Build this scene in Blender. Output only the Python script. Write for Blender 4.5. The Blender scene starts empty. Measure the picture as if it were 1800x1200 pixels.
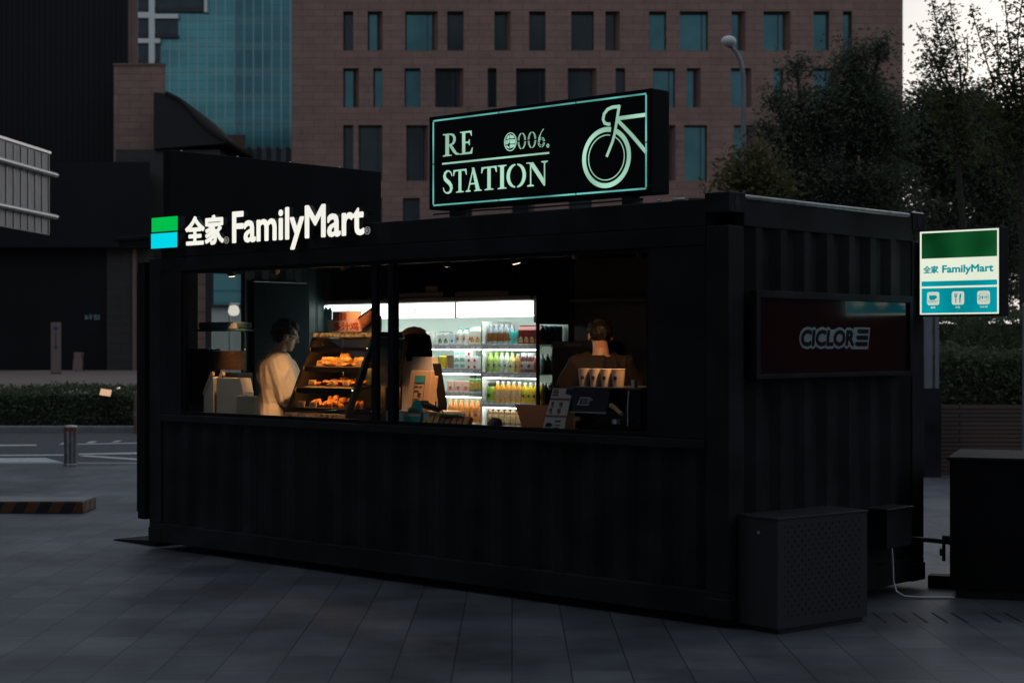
import bpy, bmesh, math, random
from mathutils import Vector, Matrix, Euler, noise as mnoise
R = math.radians
random.seed(7)
sc = bpy.context.scene
col = sc.collection

# ------------------------------------------------------------------ camera, sky, sun, exposure
FPX, HOR, CZ = 2925.0, 604.0, 1.757          # focal length and horizon in 1800-wide pixels, eye height
cd = bpy.data.cameras.new('camera')
cd.lens = 58.5; cd.sensor_width = 36.0; cd.sensor_fit = 'HORIZONTAL'
cd.shift_y = 4.0 / 1800.0
cd.clip_start = 0.1; cd.clip_end = 3000
cd.dof.use_dof = True; cd.dof.focus_distance = 12.9; cd.dof.aperture_fstop = 3.4
cam = bpy.data.objects.new('camera', cd); col.objects.link(cam)
cam.location = (0, 0, CZ); cam.rotation_euler = (R(90), 0, 0)
sc.camera = cam

SUN_EL, SUN_AZ = 10.0, 24.0                   # low sun beyond the buildings, azimuth measured from +Y to +X
w = bpy.data.worlds.new('World'); sc.world = w; w.use_nodes = True
nt = w.node_tree; nt.nodes.clear()
sky = nt.nodes.new('ShaderNodeTexSky'); sky.sky_type = 'NISHITA'; sky.sun_disc = False
sky.sun_elevation = R(SUN_EL); sky.sun_rotation = R(SUN_AZ)
sky.air_density = 1.6; sky.dust_density = 3.0; sky.ozone_density = 2.0
hs = nt.nodes.new('ShaderNodeHueSaturation'); hs.inputs['Saturation'].default_value = 0.42
bg = nt.nodes.new('ShaderNodeBackground'); bg.inputs['Strength'].default_value = 0.15
wo = nt.nodes.new('ShaderNodeOutputWorld')
oc = nt.nodes.new('ShaderNodeMix'); oc.data_type = 'RGBA'; oc.inputs['Factor'].default_value = 0.86    # thin even overcast over the clear dusk sky
oc.inputs['B'].default_value = (2.25, 2.62, 3.12, 1)
nt.links.new(sky.outputs[0], hs.inputs['Color']); nt.links.new(hs.outputs[0], oc.inputs['A']); nt.links.new(oc.outputs['Result'], bg.inputs['Color'])
nt.links.new(bg.outputs[0], wo.inputs['Surface'])

sd = bpy.data.lights.new('sun', 'SUN'); sd.energy = 0.08; sd.angle = R(20); sd.color = (1, .93, .84)
sun = bpy.data.objects.new('sun', sd); col.objects.link(sun)
_sd = Vector((math.sin(R(SUN_AZ)) * math.cos(R(SUN_EL)), math.cos(R(SUN_AZ)) * math.cos(R(SUN_EL)), math.sin(R(SUN_EL))))
sun.rotation_euler = _sd.to_track_quat('Z', 'Y').to_euler()

sc.view_settings.view_transform = 'Standard'; sc.view_settings.look = 'None'
sc.view_settings.exposure = 0.0; sc.view_settings.gamma = 1.0
sc.render.engine = 'CYCLES'
sc.cycles.use_denoising = True
sc.cycles.max_bounces = 8; sc.cycles.transparent_max_bounces = 16
sc.cycles.caustics_reflective = False; sc.cycles.caustics_refractive = False
sc.cycles.sample_clamp_indirect = 4.0

# ------------------------------------------------------------------ materials
def mat(name, c, rough=.6, metal=0., var=None, bump=None, spec=.5, emit=None, es=1., coat=0., coord='Object'):
    m = bpy.data.materials.new(name); m.use_nodes = True
    t = m.node_tree; b = t.nodes['Principled BSDF']
    b.inputs['Base Color'].default_value = (*c, 1); b.inputs['Roughness'].default_value = rough
    b.inputs['Metallic'].default_value = metal; b.inputs['Specular IOR Level'].default_value = spec
    b.inputs['Coat Weight'].default_value = coat
    if emit:
        b.inputs['Emission Color'].default_value = (*emit, 1); b.inputs['Emission Strength'].default_value = es
    tc = t.nodes.new('ShaderNodeTexCoord')
    if var:                                   # (scale, lo, hi) mottling of the base colour
        n = t.nodes.new('ShaderNodeTexNoise'); n.inputs['Scale'].default_value = var[0]; n.inputs['Detail'].default_value = 6
        t.links.new(tc.outputs[coord], n.inputs['Vector'])
        r = t.nodes.new('ShaderNodeMapRange'); r.inputs['From Min'].default_value = .3; r.inputs['From Max'].default_value = .7
        r.inputs['To Min'].default_value = var[1]; r.inputs['To Max'].default_value = var[2]
        t.links.new(n.outputs['Fac'], r.inputs['Value'])
        mx = t.nodes.new('ShaderNodeVectorMath'); mx.operation = 'SCALE'; mx.inputs[0].default_value = c
        t.links.new(r.outputs[0], mx.inputs['Scale']); t.links.new(mx.outputs[0], b.inputs['Base Color'])
    if bump:
        n = t.nodes.new('ShaderNodeTexNoise'); n.inputs['Scale'].default_value = bump[0]; n.inputs['Detail'].default_value = 5
        t.links.new(tc.outputs[coord], n.inputs['Vector'])
        bp = t.nodes.new('ShaderNodeBump'); bp.inputs['Strength'].default_value = bump[1]; bp.inputs['Distance'].default_value = .02
        t.links.new(n.outputs['Fac'], bp.inputs['Height']); t.links.new(bp.outputs[0], b.inputs['Normal'])
    return m

def emis(name, c, s=1.0, var=None, axis=None):
    m = bpy.data.materials.new(name); m.use_nodes = True; t = m.node_tree; t.nodes.clear()
    e = t.nodes.new('ShaderNodeEmission'); o = t.nodes.new('ShaderNodeOutputMaterial')
    e.inputs[0].default_value = (*c, 1); e.inputs[1].default_value = s
    if var:                                   # uneven backlight inside a sign: tubes close to the sheet glow stronger
        tc = t.nodes.new('ShaderNodeTexCoord'); n = t.nodes.new('ShaderNodeTexNoise')
        n.inputs['Scale'].default_value = var[0]; n.inputs['Detail'].default_value = 1
        t.links.new(tc.outputs['Object'], n.inputs['Vector'])
        r = t.nodes.new('ShaderNodeMapRange'); r.inputs['From Min'].default_value = .35; r.inputs['From Max'].default_value = .65
        r.inputs['To Min'].default_value = s * var[1]; r.inputs['To Max'].default_value = s * var[2]
        t.links.new(n.outputs['Fac'], r.inputs['Value']); t.links.new(r.outputs[0], e.inputs[1])
    t.links.new(e.outputs[0], o.inputs[0]); return m

def glass(name, tint=(1, 1, 1), refl=.06, rough=.0):
    m = bpy.data.materials.new(name); m.use_nodes = True; t = m.node_tree; t.nodes.clear()
    a = t.nodes.new('ShaderNodeBsdfTransparent'); a.inputs[0].default_value = (*tint, 1)
    g = t.nodes.new('ShaderNodeBsdfGlossy'); g.inputs['Roughness'].default_value = rough
    x = t.nodes.new('ShaderNodeMixShader'); o = t.nodes.new('ShaderNodeOutputMaterial')
    f = t.nodes.new('ShaderNodeLayerWeight'); f.inputs['Blend'].default_value = .25
    r = t.nodes.new('ShaderNodeMapRange'); r.inputs['To Min'].default_value = refl * .35; r.inputs['To Max'].default_value = .35
    p = t.nodes.new('ShaderNodeMath'); p.operation = 'POWER'; p.inputs[1].default_value = 2.5
    t.links.new(f.outputs['Facing'], p.inputs[0]); t.links.new(p.outputs[0], r.inputs['Value'])
    t.links.new(r.outputs[0], x.inputs[0]); t.links.new(a.outputs[0], x.inputs[1]); t.links.new(g.outputs[0], x.inputs[2])
    t.links.new(x.outputs[0], o.inputs[0]); return m

def brick_mat(name, c1, c2, mortar, axes, bw, rh, ms, rough=.7, offset=.5, bump=.3, var=.25, spec=.5, jit=0.):
    """stone courses / paving: axes picks which two object axes run along and across the courses"""
    m = mat(name, c1, rough, spec=spec); t = m.node_tree; b = t.nodes['Principled BSDF']
    tc = t.nodes.new('ShaderNodeTexCoord'); sp = t.nodes.new('ShaderNodeSeparateXYZ'); cb = t.nodes.new('ShaderNodeCombineXYZ')
    t.links.new(tc.outputs['Object'], sp.inputs[0])
    t.links.new(sp.outputs[axes[0]], cb.inputs[0]); t.links.new(sp.outputs[axes[1]], cb.inputs[1])
    k = t.nodes.new('ShaderNodeTexBrick'); k.offset = offset; k.inputs['Scale'].default_value = 1
    k.inputs['Color1'].default_value = (*c1, 1); k.inputs['Color2'].default_value = (*c2, 1); k.inputs['Mortar'].default_value = (*mortar, 1)
    k.inputs['Brick Width'].default_value = bw; k.inputs['Row Height'].default_value = rh; k.inputs['Mortar Size'].default_value = ms
    k.inputs['Mortar Smooth'].default_value = .1
    t.links.new(cb.outputs[0], k.inputs['Vector'])
    n = t.nodes.new('ShaderNodeTexNoise'); n.inputs['Scale'].default_value = .9; n.inputs['Detail'].default_value = 8; n.inputs['Roughness'].default_value = .65
    t.links.new(tc.outputs['Object'], n.inputs['Vector'])
    r = t.nodes.new('ShaderNodeMapRange'); r.inputs['From Min'].default_value = .3; r.inputs['From Max'].default_value = .7
    r.inputs['To Min'].default_value = 1 - var; r.inputs['To Max'].default_value = 1 + var
    t.links.new(n.outputs['Fac'], r.inputs['Value'])
    mx = t.nodes.new('ShaderNodeVectorMath'); mx.operation = 'SCALE'
    t.links.new(k.outputs['Color'], mx.inputs[0]); t.links.new(r.outputs[0], mx.inputs['Scale'])
    t.links.new(mx.outputs[0], b.inputs['Base Color'])
    bp = t.nodes.new('ShaderNodeBump'); bp.inputs['Strength'].default_value = bump; bp.inputs['Distance'].default_value = .01; bp.invert = True
    t.links.new(k.outputs['Fac'], bp.inputs['Height']); t.links.new(bp.outputs[0], b.inputs['Normal'])
    return m

def leaf_mat(name, c1, c2):
    m = mat(name, c1, .85, spec=.15); t = m.node_tree; b = t.nodes['Principled BSDF']
    oi = t.nodes.new('ShaderNodeNewGeometry'); r = t.nodes.new('ShaderNodeMix'); r.data_type = 'RGBA'
    r.inputs['A'].default_value = (*c1, 1); r.inputs['B'].default_value = (*c2, 1)
    t.links.new(oi.outputs['Random Per Island'], r.inputs['Factor']); t.links.new(r.outputs['Result'], b.inputs['Base Color'])
    tr = t.nodes.new('ShaderNodeBsdfTranslucent'); t.links.new(r.outputs['Result'], tr.inputs[0])
    mx = t.nodes.new('ShaderNodeMixShader'); mx.inputs[0].default_value = .3
    t.links.new(b.outputs[0], mx.inputs[1]); t.links.new(tr.outputs[0], mx.inputs[2])
    t.links.new(mx.outputs[0], t.nodes['Material Output'].inputs[0]); return m

M = {}
M['black_paint'] = mat('black_paint', (.022, .0205, .0245), .75, spec=.15, var=(2.2, .6, 1.6), bump=(6, .08))
M['green_black'] = mat('green_black', (.022, .022, .025), .7, spec=.2, var=(2.5, .6, 1.7), bump=(8, .06))
M['black_board'] = mat('black_board', (.013, .0125, .015), .7, spec=.15, var=(2, .8, 1.2))
M['black_plastic'] = mat('black_plastic', (.012, .012, .013), .35)
M['black_gloss'] = mat('black_gloss', (.010, .014, .020), .12, coat=.3)
M['inner_wall'] = mat('inner_wall', (.020, .034, .038), .4, var=(3, .8, 1.2))  # teal tint stands in for the fridge glow on the wall
M['inner_brown'] = mat('inner_brown', (.10, .066, .056), .6, var=(2, .8, 1.2))
M['inner_black'] = mat('inner_black', (.03, .026, .028), .6)
M['counter'] = mat('counter', (.05, .045, .045), .25)
M['white_plastic'] = mat('white_plastic', (.62, .60, .57), .45, var=(8, .94, 1.04))
M['white_paint'] = mat('white_paint', (.75, .77, .74), .5)
M['mint'] = mat('mint', (.62, .74, .68), .5)
M['steel'] = mat('steel', (.35, .35, .36), .3, .9, var=(6, .8, 1.15))
M['silver'] = mat('silver', (.55, .56, .58), .35, .6)
M['dark_steel'] = mat('dark_steel', (.10, .10, .11), .35, .7)
M['wood'] = mat('wood', (.42, .27, .15), .55, var=(5, .8, 1.2))
M['rim'] = mat('rim', (.42, .43, .43), .3, .3, var=(14, .6, 1.15))
M['win_glass'] = glass('win_glass', (.93, .97, .96), .07)
M['case_glass'] = glass('case_glass', (.95, .95, .93), .05)
M['skin'] = mat('skin', (.50, .30, .21), .5, var=(20, .95, 1.05))
M['hair'] = mat('hair', (.008, .007, .007), .5, bump=(60, .5))
M['black_cloth'] = mat('black_cloth', (.006, .006, .007), .95, spec=.1)
M['coat'] = mat('coat', (.60, .51, .45), .85, var=(9, .9, 1.06), bump=(30, .25))
M['tee'] = mat('tee', (.011, .0095, .0095), .85, bump=(14, .5))
M['trousers'] = mat('trousers', (.02, .02, .025), .8)
M['shoe'] = mat('shoe', (.02, .02, .02), .5)

# ------------------------------------------------------------------ mesh builder and object helpers
class MB:
    def __init__(s): s.v = []; s.f = []; s.m = []
    def add(s, vs, fs, mi=0, T=None):
        o = len(s.v)
        for p in vs:
            p = Vector(p)
            s.v.append(tuple(T @ p) if T else tuple(p))
        for f in fs: s.f.append(tuple(i + o for i in f)); s.m.append(mi)
        return s
    def box(s, x0, x1, y0, y1, z0, z1, mi=0, T=None):
        vs = [(x, y, z) for z in (z0, z1) for y in (y0, y1) for x in (x0, x1)]
        return s.add(vs, [(0, 2, 3, 1), (4, 5, 7, 6), (0, 1, 5, 4), (1, 3, 7, 5), (3, 2, 6, 7), (2, 0, 4, 6)], mi, T)
    def bbox(s, x0, x1, y0, y1, z0, z1, b=.005, mi=0, T=None):
        """box with chamfered edges"""
        bm = bmesh.new(); bmesh.ops.create_cube(bm, size=1)
        for v in bm.verts: v.co = ((x0 + x1) / 2 + v.co.x * (x1 - x0), (y0 + y1) / 2 + v.co.y * (y1 - y0), (z0 + z1) / 2 + v.co.z * (z1 - z0))
        bmesh.ops.bevel(bm, geom=bm.edges[:], offset=b, segments=2, affect='EDGES', profile=.5)
        bm.verts.index_update()
        s.add([v.co.copy() for v in bm.verts], [tuple(v.index for v in f.verts) for f in bm.faces], mi, T); bm.free(); return s
    def trap(s, x0, x1, y0, y1, z0, z1, cut):
        """block whose right flank runs back at an angle"""
        return s.prism([(x0, y0), (x1, y0), (x1 - cut, y1), (x0, y1)], z0, z1, 'xy')
    def lathe(s, prof, c=(0, 0, 0), n=16, mi=0, T=None):
        """prof: list of (radius, z)"""
        vs = []; fs = []
        for r, z in prof:
            for i in range(n):
                a = 2 * math.pi * i / n; vs.append((c[0] + r * math.cos(a), c[1] + r * math.sin(a), c[2] + z))
        for j in range(len(prof) - 1):
            for i in range(n):
                k = (i + 1) % n; fs.append((j * n + i, j * n + k, (j + 1) * n + k, (j + 1) * n + i))
        fs.append(tuple(range(n - 1, -1, -1))); fs.append(tuple((len(prof) - 1) * n + i for i in range(n)))
        return s.add(vs, fs, mi, T)
    def tube(s, pts, rs, n=10, mi=0, T=None, squash=1.0):
        pts = [Vector(p) for p in pts]
        if not isinstance(rs, (list, tuple)): rs = [rs] * len(pts)
        vs = []; fs = []; up = Vector((0, 0, 1)); prev = None
        for i, p in enumerate(pts):
            d = (pts[min(i + 1, len(pts) - 1)] - pts[max(i - 1, 0)]).normalized()
            a = prev if prev is not None else (up if abs(d.z) < .9 else Vector((1, 0, 0)))
            a = (a - d * a.dot(d)); a = a.normalized() if a.length > 1e-6 else d.orthogonal().normalized()
            b = d.cross(a); prev = a
            for k in range(n):
                t = 2 * math.pi * k / n
                vs.append(p + (a * math.cos(t) + b * math.sin(t) * squash) * rs[i])
        for j in range(len(pts) - 1):
            for i in range(n):
                k = (i + 1) % n; fs.append((j * n + i, j * n + k, (j + 1) * n + k, (j + 1) * n + i))
        fs.append(tuple(range(n - 1, -1, -1))); fs.append(tuple((len(pts) - 1) * n + i for i in range(n)))
        return s.add(vs, fs, mi, T)
    def ell(s, c, r, n=14, m=10, mi=0, T=None, rot=None):
        vs = []; fs = []
        Q = rot or Matrix.Identity(3)
        c = Vector(c)
        for j in range(1, m):
            ph = math.pi * j / m
            for i in range(n):
                th = 2 * math.pi * i / n
                vs.append(c + Q @ Vector((r[0] * math.sin(ph) * math.cos(th), r[1] * math.sin(ph) * math.sin(th), r[2] * math.cos(ph))))
        for j in range(m - 2):
            for i in range(n):
                k = (i + 1) % n; fs.append((j * n + i, (j + 1) * n + i, (j + 1) * n + k, j * n + k))
        a = len(vs); vs.append(c + Q @ Vector((0, 0, r[2]))); vs.append(c + Q @ Vector((0, 0, -r[2])))
        for i in range(n):
            k = (i + 1) % n; fs.append((a, i, k)); fs.append((a + 1, (m - 2) * n + k, (m - 2) * n + i))
        return s.add(vs, fs, mi, T)
    def prism(s, poly, d0, d1, plane='xz', mi=0, T=None):
        """closed outline extruded: plane xz -> depth along y; yz -> depth along x; xy -> depth along z"""
        def P(u, v, d): return {'xz': (u, d, v), 'yz': (d, u, v), 'xy': (u, v, d)}[plane]
        n = len(poly)
        vs = [P(u, v, d0) for u, v in poly] + [P(u, v, d1) for u, v in poly]
        fs = [tuple(range(n)), tuple(range(2 * n - 1, n - 1, -1))] + [(i, i + n, (i + 1) % n + n, (i + 1) % n) for i in range(n)]
        return s.add(vs, fs, mi, T)
    def build(s, name, mats, parent=None, smooth=False, fix=True):
        me = bpy.data.meshes.new(name); me.from_pydata(s.v, [], s.f)
        for m in (mats if isinstance(mats, (list, tuple)) else [mats]): me.materials.append(M[m] if isinstance(m, str) else m)
        if len(me.materials) > 1: me.polygons.foreach_set('material_index', s.m)
        if fix and len(s.v) < 60000:
            bm = bmesh.new(); bm.from_mesh(me); bmesh.ops.recalc_face_normals(bm, faces=bm.faces[:]); bm.to_mesh(me); bm.free()
        if smooth: shade(me)
        o = bpy.data.objects.new(name, me); col.objects.link(o)
        if parent: o.parent = parent
        return o

def shade(me, ang=38):
    me.polygons.foreach_set('use_smooth', [True] * len(me.polygons))
    try: me.set_sharp_from_angle(angle=R(ang))
    except Exception: pass

def tag(o, label=None, cat=None, group=None, kind=None):
    if label: o['label'] = label
    if cat: o['category'] = cat
    if group: o['group'] = group
    if kind: o['kind'] = kind
    return o
def thing(name, label, cat, loc=(0, 0, 0), rz=0., group=None):
    o = bpy.data.objects.new(name, None); col.objects.link(o); o.empty_display_size = .1
    o.location = loc; o.rotation_euler = (0, 0, rz)
    return tag(o, label, cat, group)
KROT = R(-42.58128); KO = Vector((-3.1300171, 14.35, 0)); KM = Matrix.Rotation(KROT, 4, 'Z')
def kpt(x, y, z=0): return KO + KM.to_3x3() @ Vector((x, y, z))
def kthing(name, label, cat, loc=(0, 0, 0), rz=0., group=None):
    """a thing placed in the kiosk's own axes: x along the counter, y into the kiosk"""
    return thing(name, label, cat, kpt(*loc), KROT + rz, group)
def kids(o): return [c for c in bpy.data.objects if c.parent == o]
_kids = {}
def part(mb, name, mats, parent, smooth=False, label=None):
    o = mb.build(name, mats, parent, smooth); _kids.setdefault(parent.name, []).append(o)
    if label: o['label'] = label
    return o
def dup(root, loc=None, rz=None, label=None, group=None):
    c = root.copy(); col.objects.link(c)
    if loc is not None: c.location = loc
    if rz is not None: c.rotation_euler = (0, 0, rz)
    if label: c['label'] = label
    if group: c['group'] = group
    def rec(src, dst):
        for ch in _kids.get(src.name, []):
            d = ch.copy(); col.objects.link(d); d.parent = dst; _kids.setdefault(dst.name, []).append(d); rec(ch, d)
    rec(root, c); return c
def at(px, py, d): return Vector(((px - 900) / FPX * d, d, CZ + (HOR - py) / FPX * d))
def structure(mb, name, m, kind='structure'):
    o = mb.build(name, m); o['kind'] = kind; return o

def text2d(body, x0, x1, z0, z1, bold=0., shear=0., ref=None, d=.003, n=12):
    """bold lettering: the plain strokes repeated round a small circle, each copy a hair prouder so no faces share a plane"""
    if not bold: return text_plain(body, x0, x1, z0, z1, shear, ref, d)
    r = bold * (z1 - z0); V = []; F = []
    v, f = text_plain(body, x0 + r, x1 - r, z0 + r, z1 - r, shear, ref, d)
    for k in range(n + 1):
        a = 2 * math.pi * k / n; q = r if k < n else 0; o = len(V); e = .000025 * k
        V += [(x + q * math.cos(a), y - (e if y < -1e-6 else 0), z + q * math.sin(a)) for x, y, z in v]; F += [tuple(i + o for i in g) for g in f]
    return V, F
def text_plain(body, x0, x1, z0, z1, shear=0., ref=None, d=.003):
    """lettering as a flat solid (u, depth, v) fitted to the box; ref: string whose height is fitted to z0..z1"""
    bold = 0.
    def mk(b):
        cu = bpy.data.curves.new('lettering', 'FONT'); cu.body = b; cu.size = 1; cu.offset = bold; cu.shear = shear; cu.resolution_u = 3
        ob = bpy.data.objects.new('lettering', cu); col.objects.link(ob)
        me = bpy.data.meshes.new_from_object(ob.evaluated_get(bpy.context.evaluated_depsgraph_get()))
        vs = [tuple(v.co) for v in me.vertices]; fs = [tuple(p.vertices) for p in me.polygons]
        bpy.data.objects.remove(ob); bpy.data.curves.remove(cu); bpy.data.meshes.remove(me); return vs, fs
    vs, fs = mk(body)
    rv = mk(ref)[0] if ref else vs
    ax, bx = min(v[0] for v in vs), max(v[0] for v in vs); az, bz = min(v[1] for v in rv), max(v[1] for v in rv)
    P = [(x0 + (v[0] - ax) / (bx - ax) * (x1 - x0), z0 + (v[1] - az) / (bz - az) * (z1 - z0)) for v in vs]
    # front faces plus a rim along open edges
    cnt = {}
    for f in fs:
        for i in range(len(f)):
            e = (f[i], f[(i + 1) % len(f)]); k = tuple(sorted(e)); cnt.setdefault(k, []).append(e)
    n = len(P)
    V = [(u, -d, v) for u, v in P] + [(u, 0, v) for u, v in P]
    F = [f for f in fs] + [(e[0][0], e[0][1], e[0][1] + n, e[0][0] + n) for e in cnt.values() if len(e) == 1]
    return V, F
TEND = Matrix(((0, -1, 0, 0), (1, 0, 0, 0), (0, 0, 1, 0), (0, 0, 0, 1)))      # (u, -d, v) -> x = d, y = u

# ------------------------------------------------------------------ ground, roads, pavement
M['paving'] = brick_mat('paving', (.100, .107, .125), (.155, .158, .174), (.034, .035, .039), (1, 0), .64, .318, .004, rough=.42, var=.60, bump=.3, spec=.6, offset=.37)
M['asphalt'] = mat('asphalt', (.05, .052, .056), .6, var=(4, .75, 1.25), bump=(60, .3))
M['plaza_stone'] = mat('plaza_stone', (.24, .175, .15), .65, var=(.25, .8, 1.2))
M['road_paint'] = mat('road_paint', (.62, .64, .64), .6, var=(6, .7, 1.1))
M['kerb_stone'] = mat('kerb_stone', (.24, .24, .24), .6, var=(3, .8, 1.15))
M['soil'] = mat('soil', (.04, .035, .03), .9, var=(3, .7, 1.3))
structure(MB().box(-700, 700, -300, 1100, -.5, -.008), 'ground', 'soil')
structure(MB().box(-40, 40, -20, 24.2, -.2, 0), 'pavement', 'paving')
structure(MB().box(-60, 2.2, 24.55, 33.4, -.2, -.004), 'road', 'asphalt')
structure(MB().bbox(-60, 2.2, 24.2, 24.55, -.2, .012, .008), 'kerb', 'kerb_stone')
structure(MB().box(2.2, 40, 24.2, 90, -.2, -.003), 'planting_bed', 'soil')
structure(MB().box(-120, 30, 35.6, 155, -.2, -.001), 'plaza', 'plaza_stone')
structure(MB().bbox(-60, 2.2, 33.4, 33.75, -.2, .10, .02), 'kerb', 'kerb_stone')
def gq(pts, z=.002):
    """painted marking from picture corners, laid on the road"""
    q = []
    for px, py in pts:
        d = FPX * CZ / (py - HOR); q.append(((px - 900) / FPX * d, d))
    return q
def marking(name, pts):
    m = MB().prism(gq(pts), 0, .003, 'xy'); structure(m, name, 'road_paint')
marking('road_marking', [(-200, 812), (-200, 806), (80, 804.5), (112, 813), (104, 815)])
marking('road_marking', [(-200, 802.5), (-200, 800.5), (112, 798.5), (112, 800.5)])
marking('road_marking', [(138, 799), (138, 797), (330, 793), (330, 797)])
marking('road_marking', [(138, 801.5), (150, 799.6), (330, 812), (330, 815)])
marking('road_marking', [(-150, 785), (-150, 782.5), (64, 781), (64, 783.2)])
marking('road_marking', [(103, 781), (112, 777.5), (125, 777.5), (125, 780.5)])
marking('road_marking', [(150, 779), (158, 775.5), (171, 775), (163, 778.5)])
marking('road_marking', [(196, 777), (204, 774.3), (214, 774), (207, 777)])
marking('road_marking', [(130, 781.5), (130, 780.2), (330, 776), (330, 777.4)])
# drain slots cut across the paving beside the kiosk
for x in (2.36, 2.49, 2.62, 2.746, 2.876, 3.084, 3.22):
    s = MB().box(x - .008, x + .008, 10.50, 10.88, -.03, .0025).build('drain_slot', 'inner_black')
    s['kind'] = 'structure'

# ------------------------------------------------------------------ vegetation
M['leaf_dark'] = leaf_mat('leaf_dark', (.078, .094, .072), (.135, .158, .105))
M['leaf_mid'] = leaf_mat('leaf_mid', (.055, .075, .035), (.13, .145, .055))
M['leaf_gold'] = leaf_mat('leaf_gold', (.10, .10, .045), (.18, .16, .07))
M['leaf_hedge'] = leaf_mat('leaf_hedge', (.07, .090, .058), (.16, .185, .10))
M['bark'] = mat('bark', (.045, .036, .030), .85, var=(6, .7, 1.3), bump=(20, .6))
def leaf(mb, p, s, rng):
    u = Vector((rng.gauss(0, 1), rng.gauss(0, 1), rng.gauss(0, .7))).normalized()
    v = u.orthogonal().normalized(); v = Matrix.Rotation(rng.uniform(0, 6.28), 3, u) @ v
    o = len(mb.v)
    mb.v += [tuple(p - u * s * .5), tuple(p + v * s * .26), tuple(p + u * s * .55), tuple(p - v * s * .26)]
    mb.f.append((o, o + 1, o + 2, o + 3)); mb.m.append(0)
def tree(base, blobs, label, leafmat, seed, size=.13, trunk_r=.12, shoots=(), group='trees beyond the kiosk', name='tree', dens=1.0, lean=0.):
    rng = random.Random(seed)
    t = thing(name, label, 'tree', base, 0, group)
    b = Vector(base); lf = MB(); tr = MB()
    top = max(c[2] for c, r, n in blobs)
    mid = sum((Vector(c) for c, r, n in blobs), Vector()) / len(blobs)
    fork = Vector((mid.x * .8 + b.x * .2 - b.x + lean, mid.y - b.y, (min(c[2] - r[2] for c, r, n in blobs)) + .3))
    fork.z = max(fork.z, 1.2)
    tr.tube([(0, 0, 0), (fork.x * .3, fork.y * .3, fork.z * .45), tuple(fork)], [trunk_r * 1.35, trunk_r, trunk_r * .8], 9)
    for c, r, n in blobs:
        c = Vector(c) - b; nc = max(6, int(n * dens * 1.7 / 26))
        ends = []
        for k in range(nc):
            d = Vector((rng.gauss(0, 1), rng.gauss(0, 1), rng.gauss(0, 1))).normalized() * (rng.random() ** .42)
            p = c + Vector((d.x * r[0], d.y * r[1], d.z * r[2])) * (.86 + .3 * mnoise.noise(d * 2.3 + Vector((seed, 0, 0))))
            ends.append(p); rr = rng.uniform(.16, .40)
            for i in range(26):
                q = p + Vector((rng.gauss(0, 1), rng.gauss(0, 1), rng.gauss(0, .75))) * rr * .62
                leaf(lf, q, size * .74 * rng.uniform(.55, 1.35), rng)
        m1 = (fork + c) / 2 + Vector((rng.uniform(-.3, .3), rng.uniform(-.3, .3), .25))
        tr.tube([tuple(fork), tuple(m1), tuple(c)], [trunk_r * .7, trunk_r * .45, trunk_r * .25], 6)
        for p in ends[::3]:
            m2 = (c + p) / 2 + Vector((rng.uniform(-.15, .15), rng.uniform(-.15, .15), .12))
            tr.tube([tuple(c), tuple(m2), tuple(p)], [trunk_r * .22, trunk_r * .13, trunk_r * .05], 5)
    for a, z, dn, sp in shoots:                 # long leafy shoots standing out of the crown
        a = Vector(a) - b; z = Vector(z) - b; mdl = (a + z) / 2 + Vector((rng.uniform(-.2, .2), 0, .1))
        tr.tube([tuple(a), tuple(mdl), tuple(z)], [trunk_r * .34, trunk_r * .2, .008], 6)
        k = int((z - a).length * 11)
        for i in range(k):
            f = i / k; p = (a * (1 - f) + mdl * f) * (1 - f) + (mdl * (1 - f) + z * f) * f
            d = Vector((rng.gauss(0, 1), rng.gauss(0, 1), rng.gauss(.2, .6))).normalized() * sp * (1.15 - .75 * f) * rng.uniform(.3, 1)
            q = p + d; tr.tube([tuple(p), tuple(q)], [.011, .004], 4)
            for j in range(int(dn * 2.6)):
                g = rng.uniform(.25, 1.1); leaf(lf, p + d * g + Vector((rng.gauss(0, 1), rng.gauss(0, 1), rng.gauss(0, 1))) * .08, size * .8 * rng.uniform(.6, 1.2), rng)
    part(tr, 'trunk', 'bark', t, True); part(lf, 'crown', leafmat, t)
    return t
def hedge(x0, x1, y0, y1, z0, z1, label, seed, rot=0., m='leaf_hedge', n=9000, name='hedge', group=None):
    rng = random.Random(seed); mb = MB()
    for i in range(n):
        f = rng.random(); x = rng.uniform(x0, x1)
        if f < .55: y = y0 + rng.gauss(0, .05); z = rng.uniform(z0, z1)
        elif f < .92: y = rng.uniform(y0, y1); z = z1 + rng.gauss(0, .05)
        else: y = rng.uniform(y0, y1); z = rng.uniform(z0, z1); x = rng.choice((x0, x1)) + rng.gauss(0, .05)
        k = .10 * mnoise.noise(Vector((x * 1.1, y * 1.1, z * 2 + seed)))
        leaf(mb, Vector((x - (x0 + x1) / 2, y + (k if f < .55 else 0) - (y0 + y1) / 2, z + (k if f >= .55 else 0))), rng.uniform(.05, .105), rng)
    mb.box(x0 - (x0 + x1) / 2 + .08, (x1 - x0) / 2 - .08, -(y1 - y0) / 2 + .08, (y1 - y0) / 2 - .08, z0, z1 - .1)
    o = mb.build(name, m, fix=False); o.location = ((x0 + x1) / 2, (y0 + y1) / 2, 0); o.rotation_euler = (0, 0, rot)
    return tag(o, label, 'hedge', group)
hedge(-16, 3.0, 34.0, 35.6, 0, .80, 'long clipped dark green hedge along the far side of the road', 3, n=34000)
hedge(5.6, 13.5, 22.6, 24.2, .9, 1.62, 'clipped dark hedge growing in the brown planter, lower of two tiers', 5, n=16000)
hedge(5.8, 14.5, 25.2, 27.0, .4, 2.16, 'taller dark hedge tier rising behind the clipped hedge of the planter', 6, n=16000)
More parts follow.
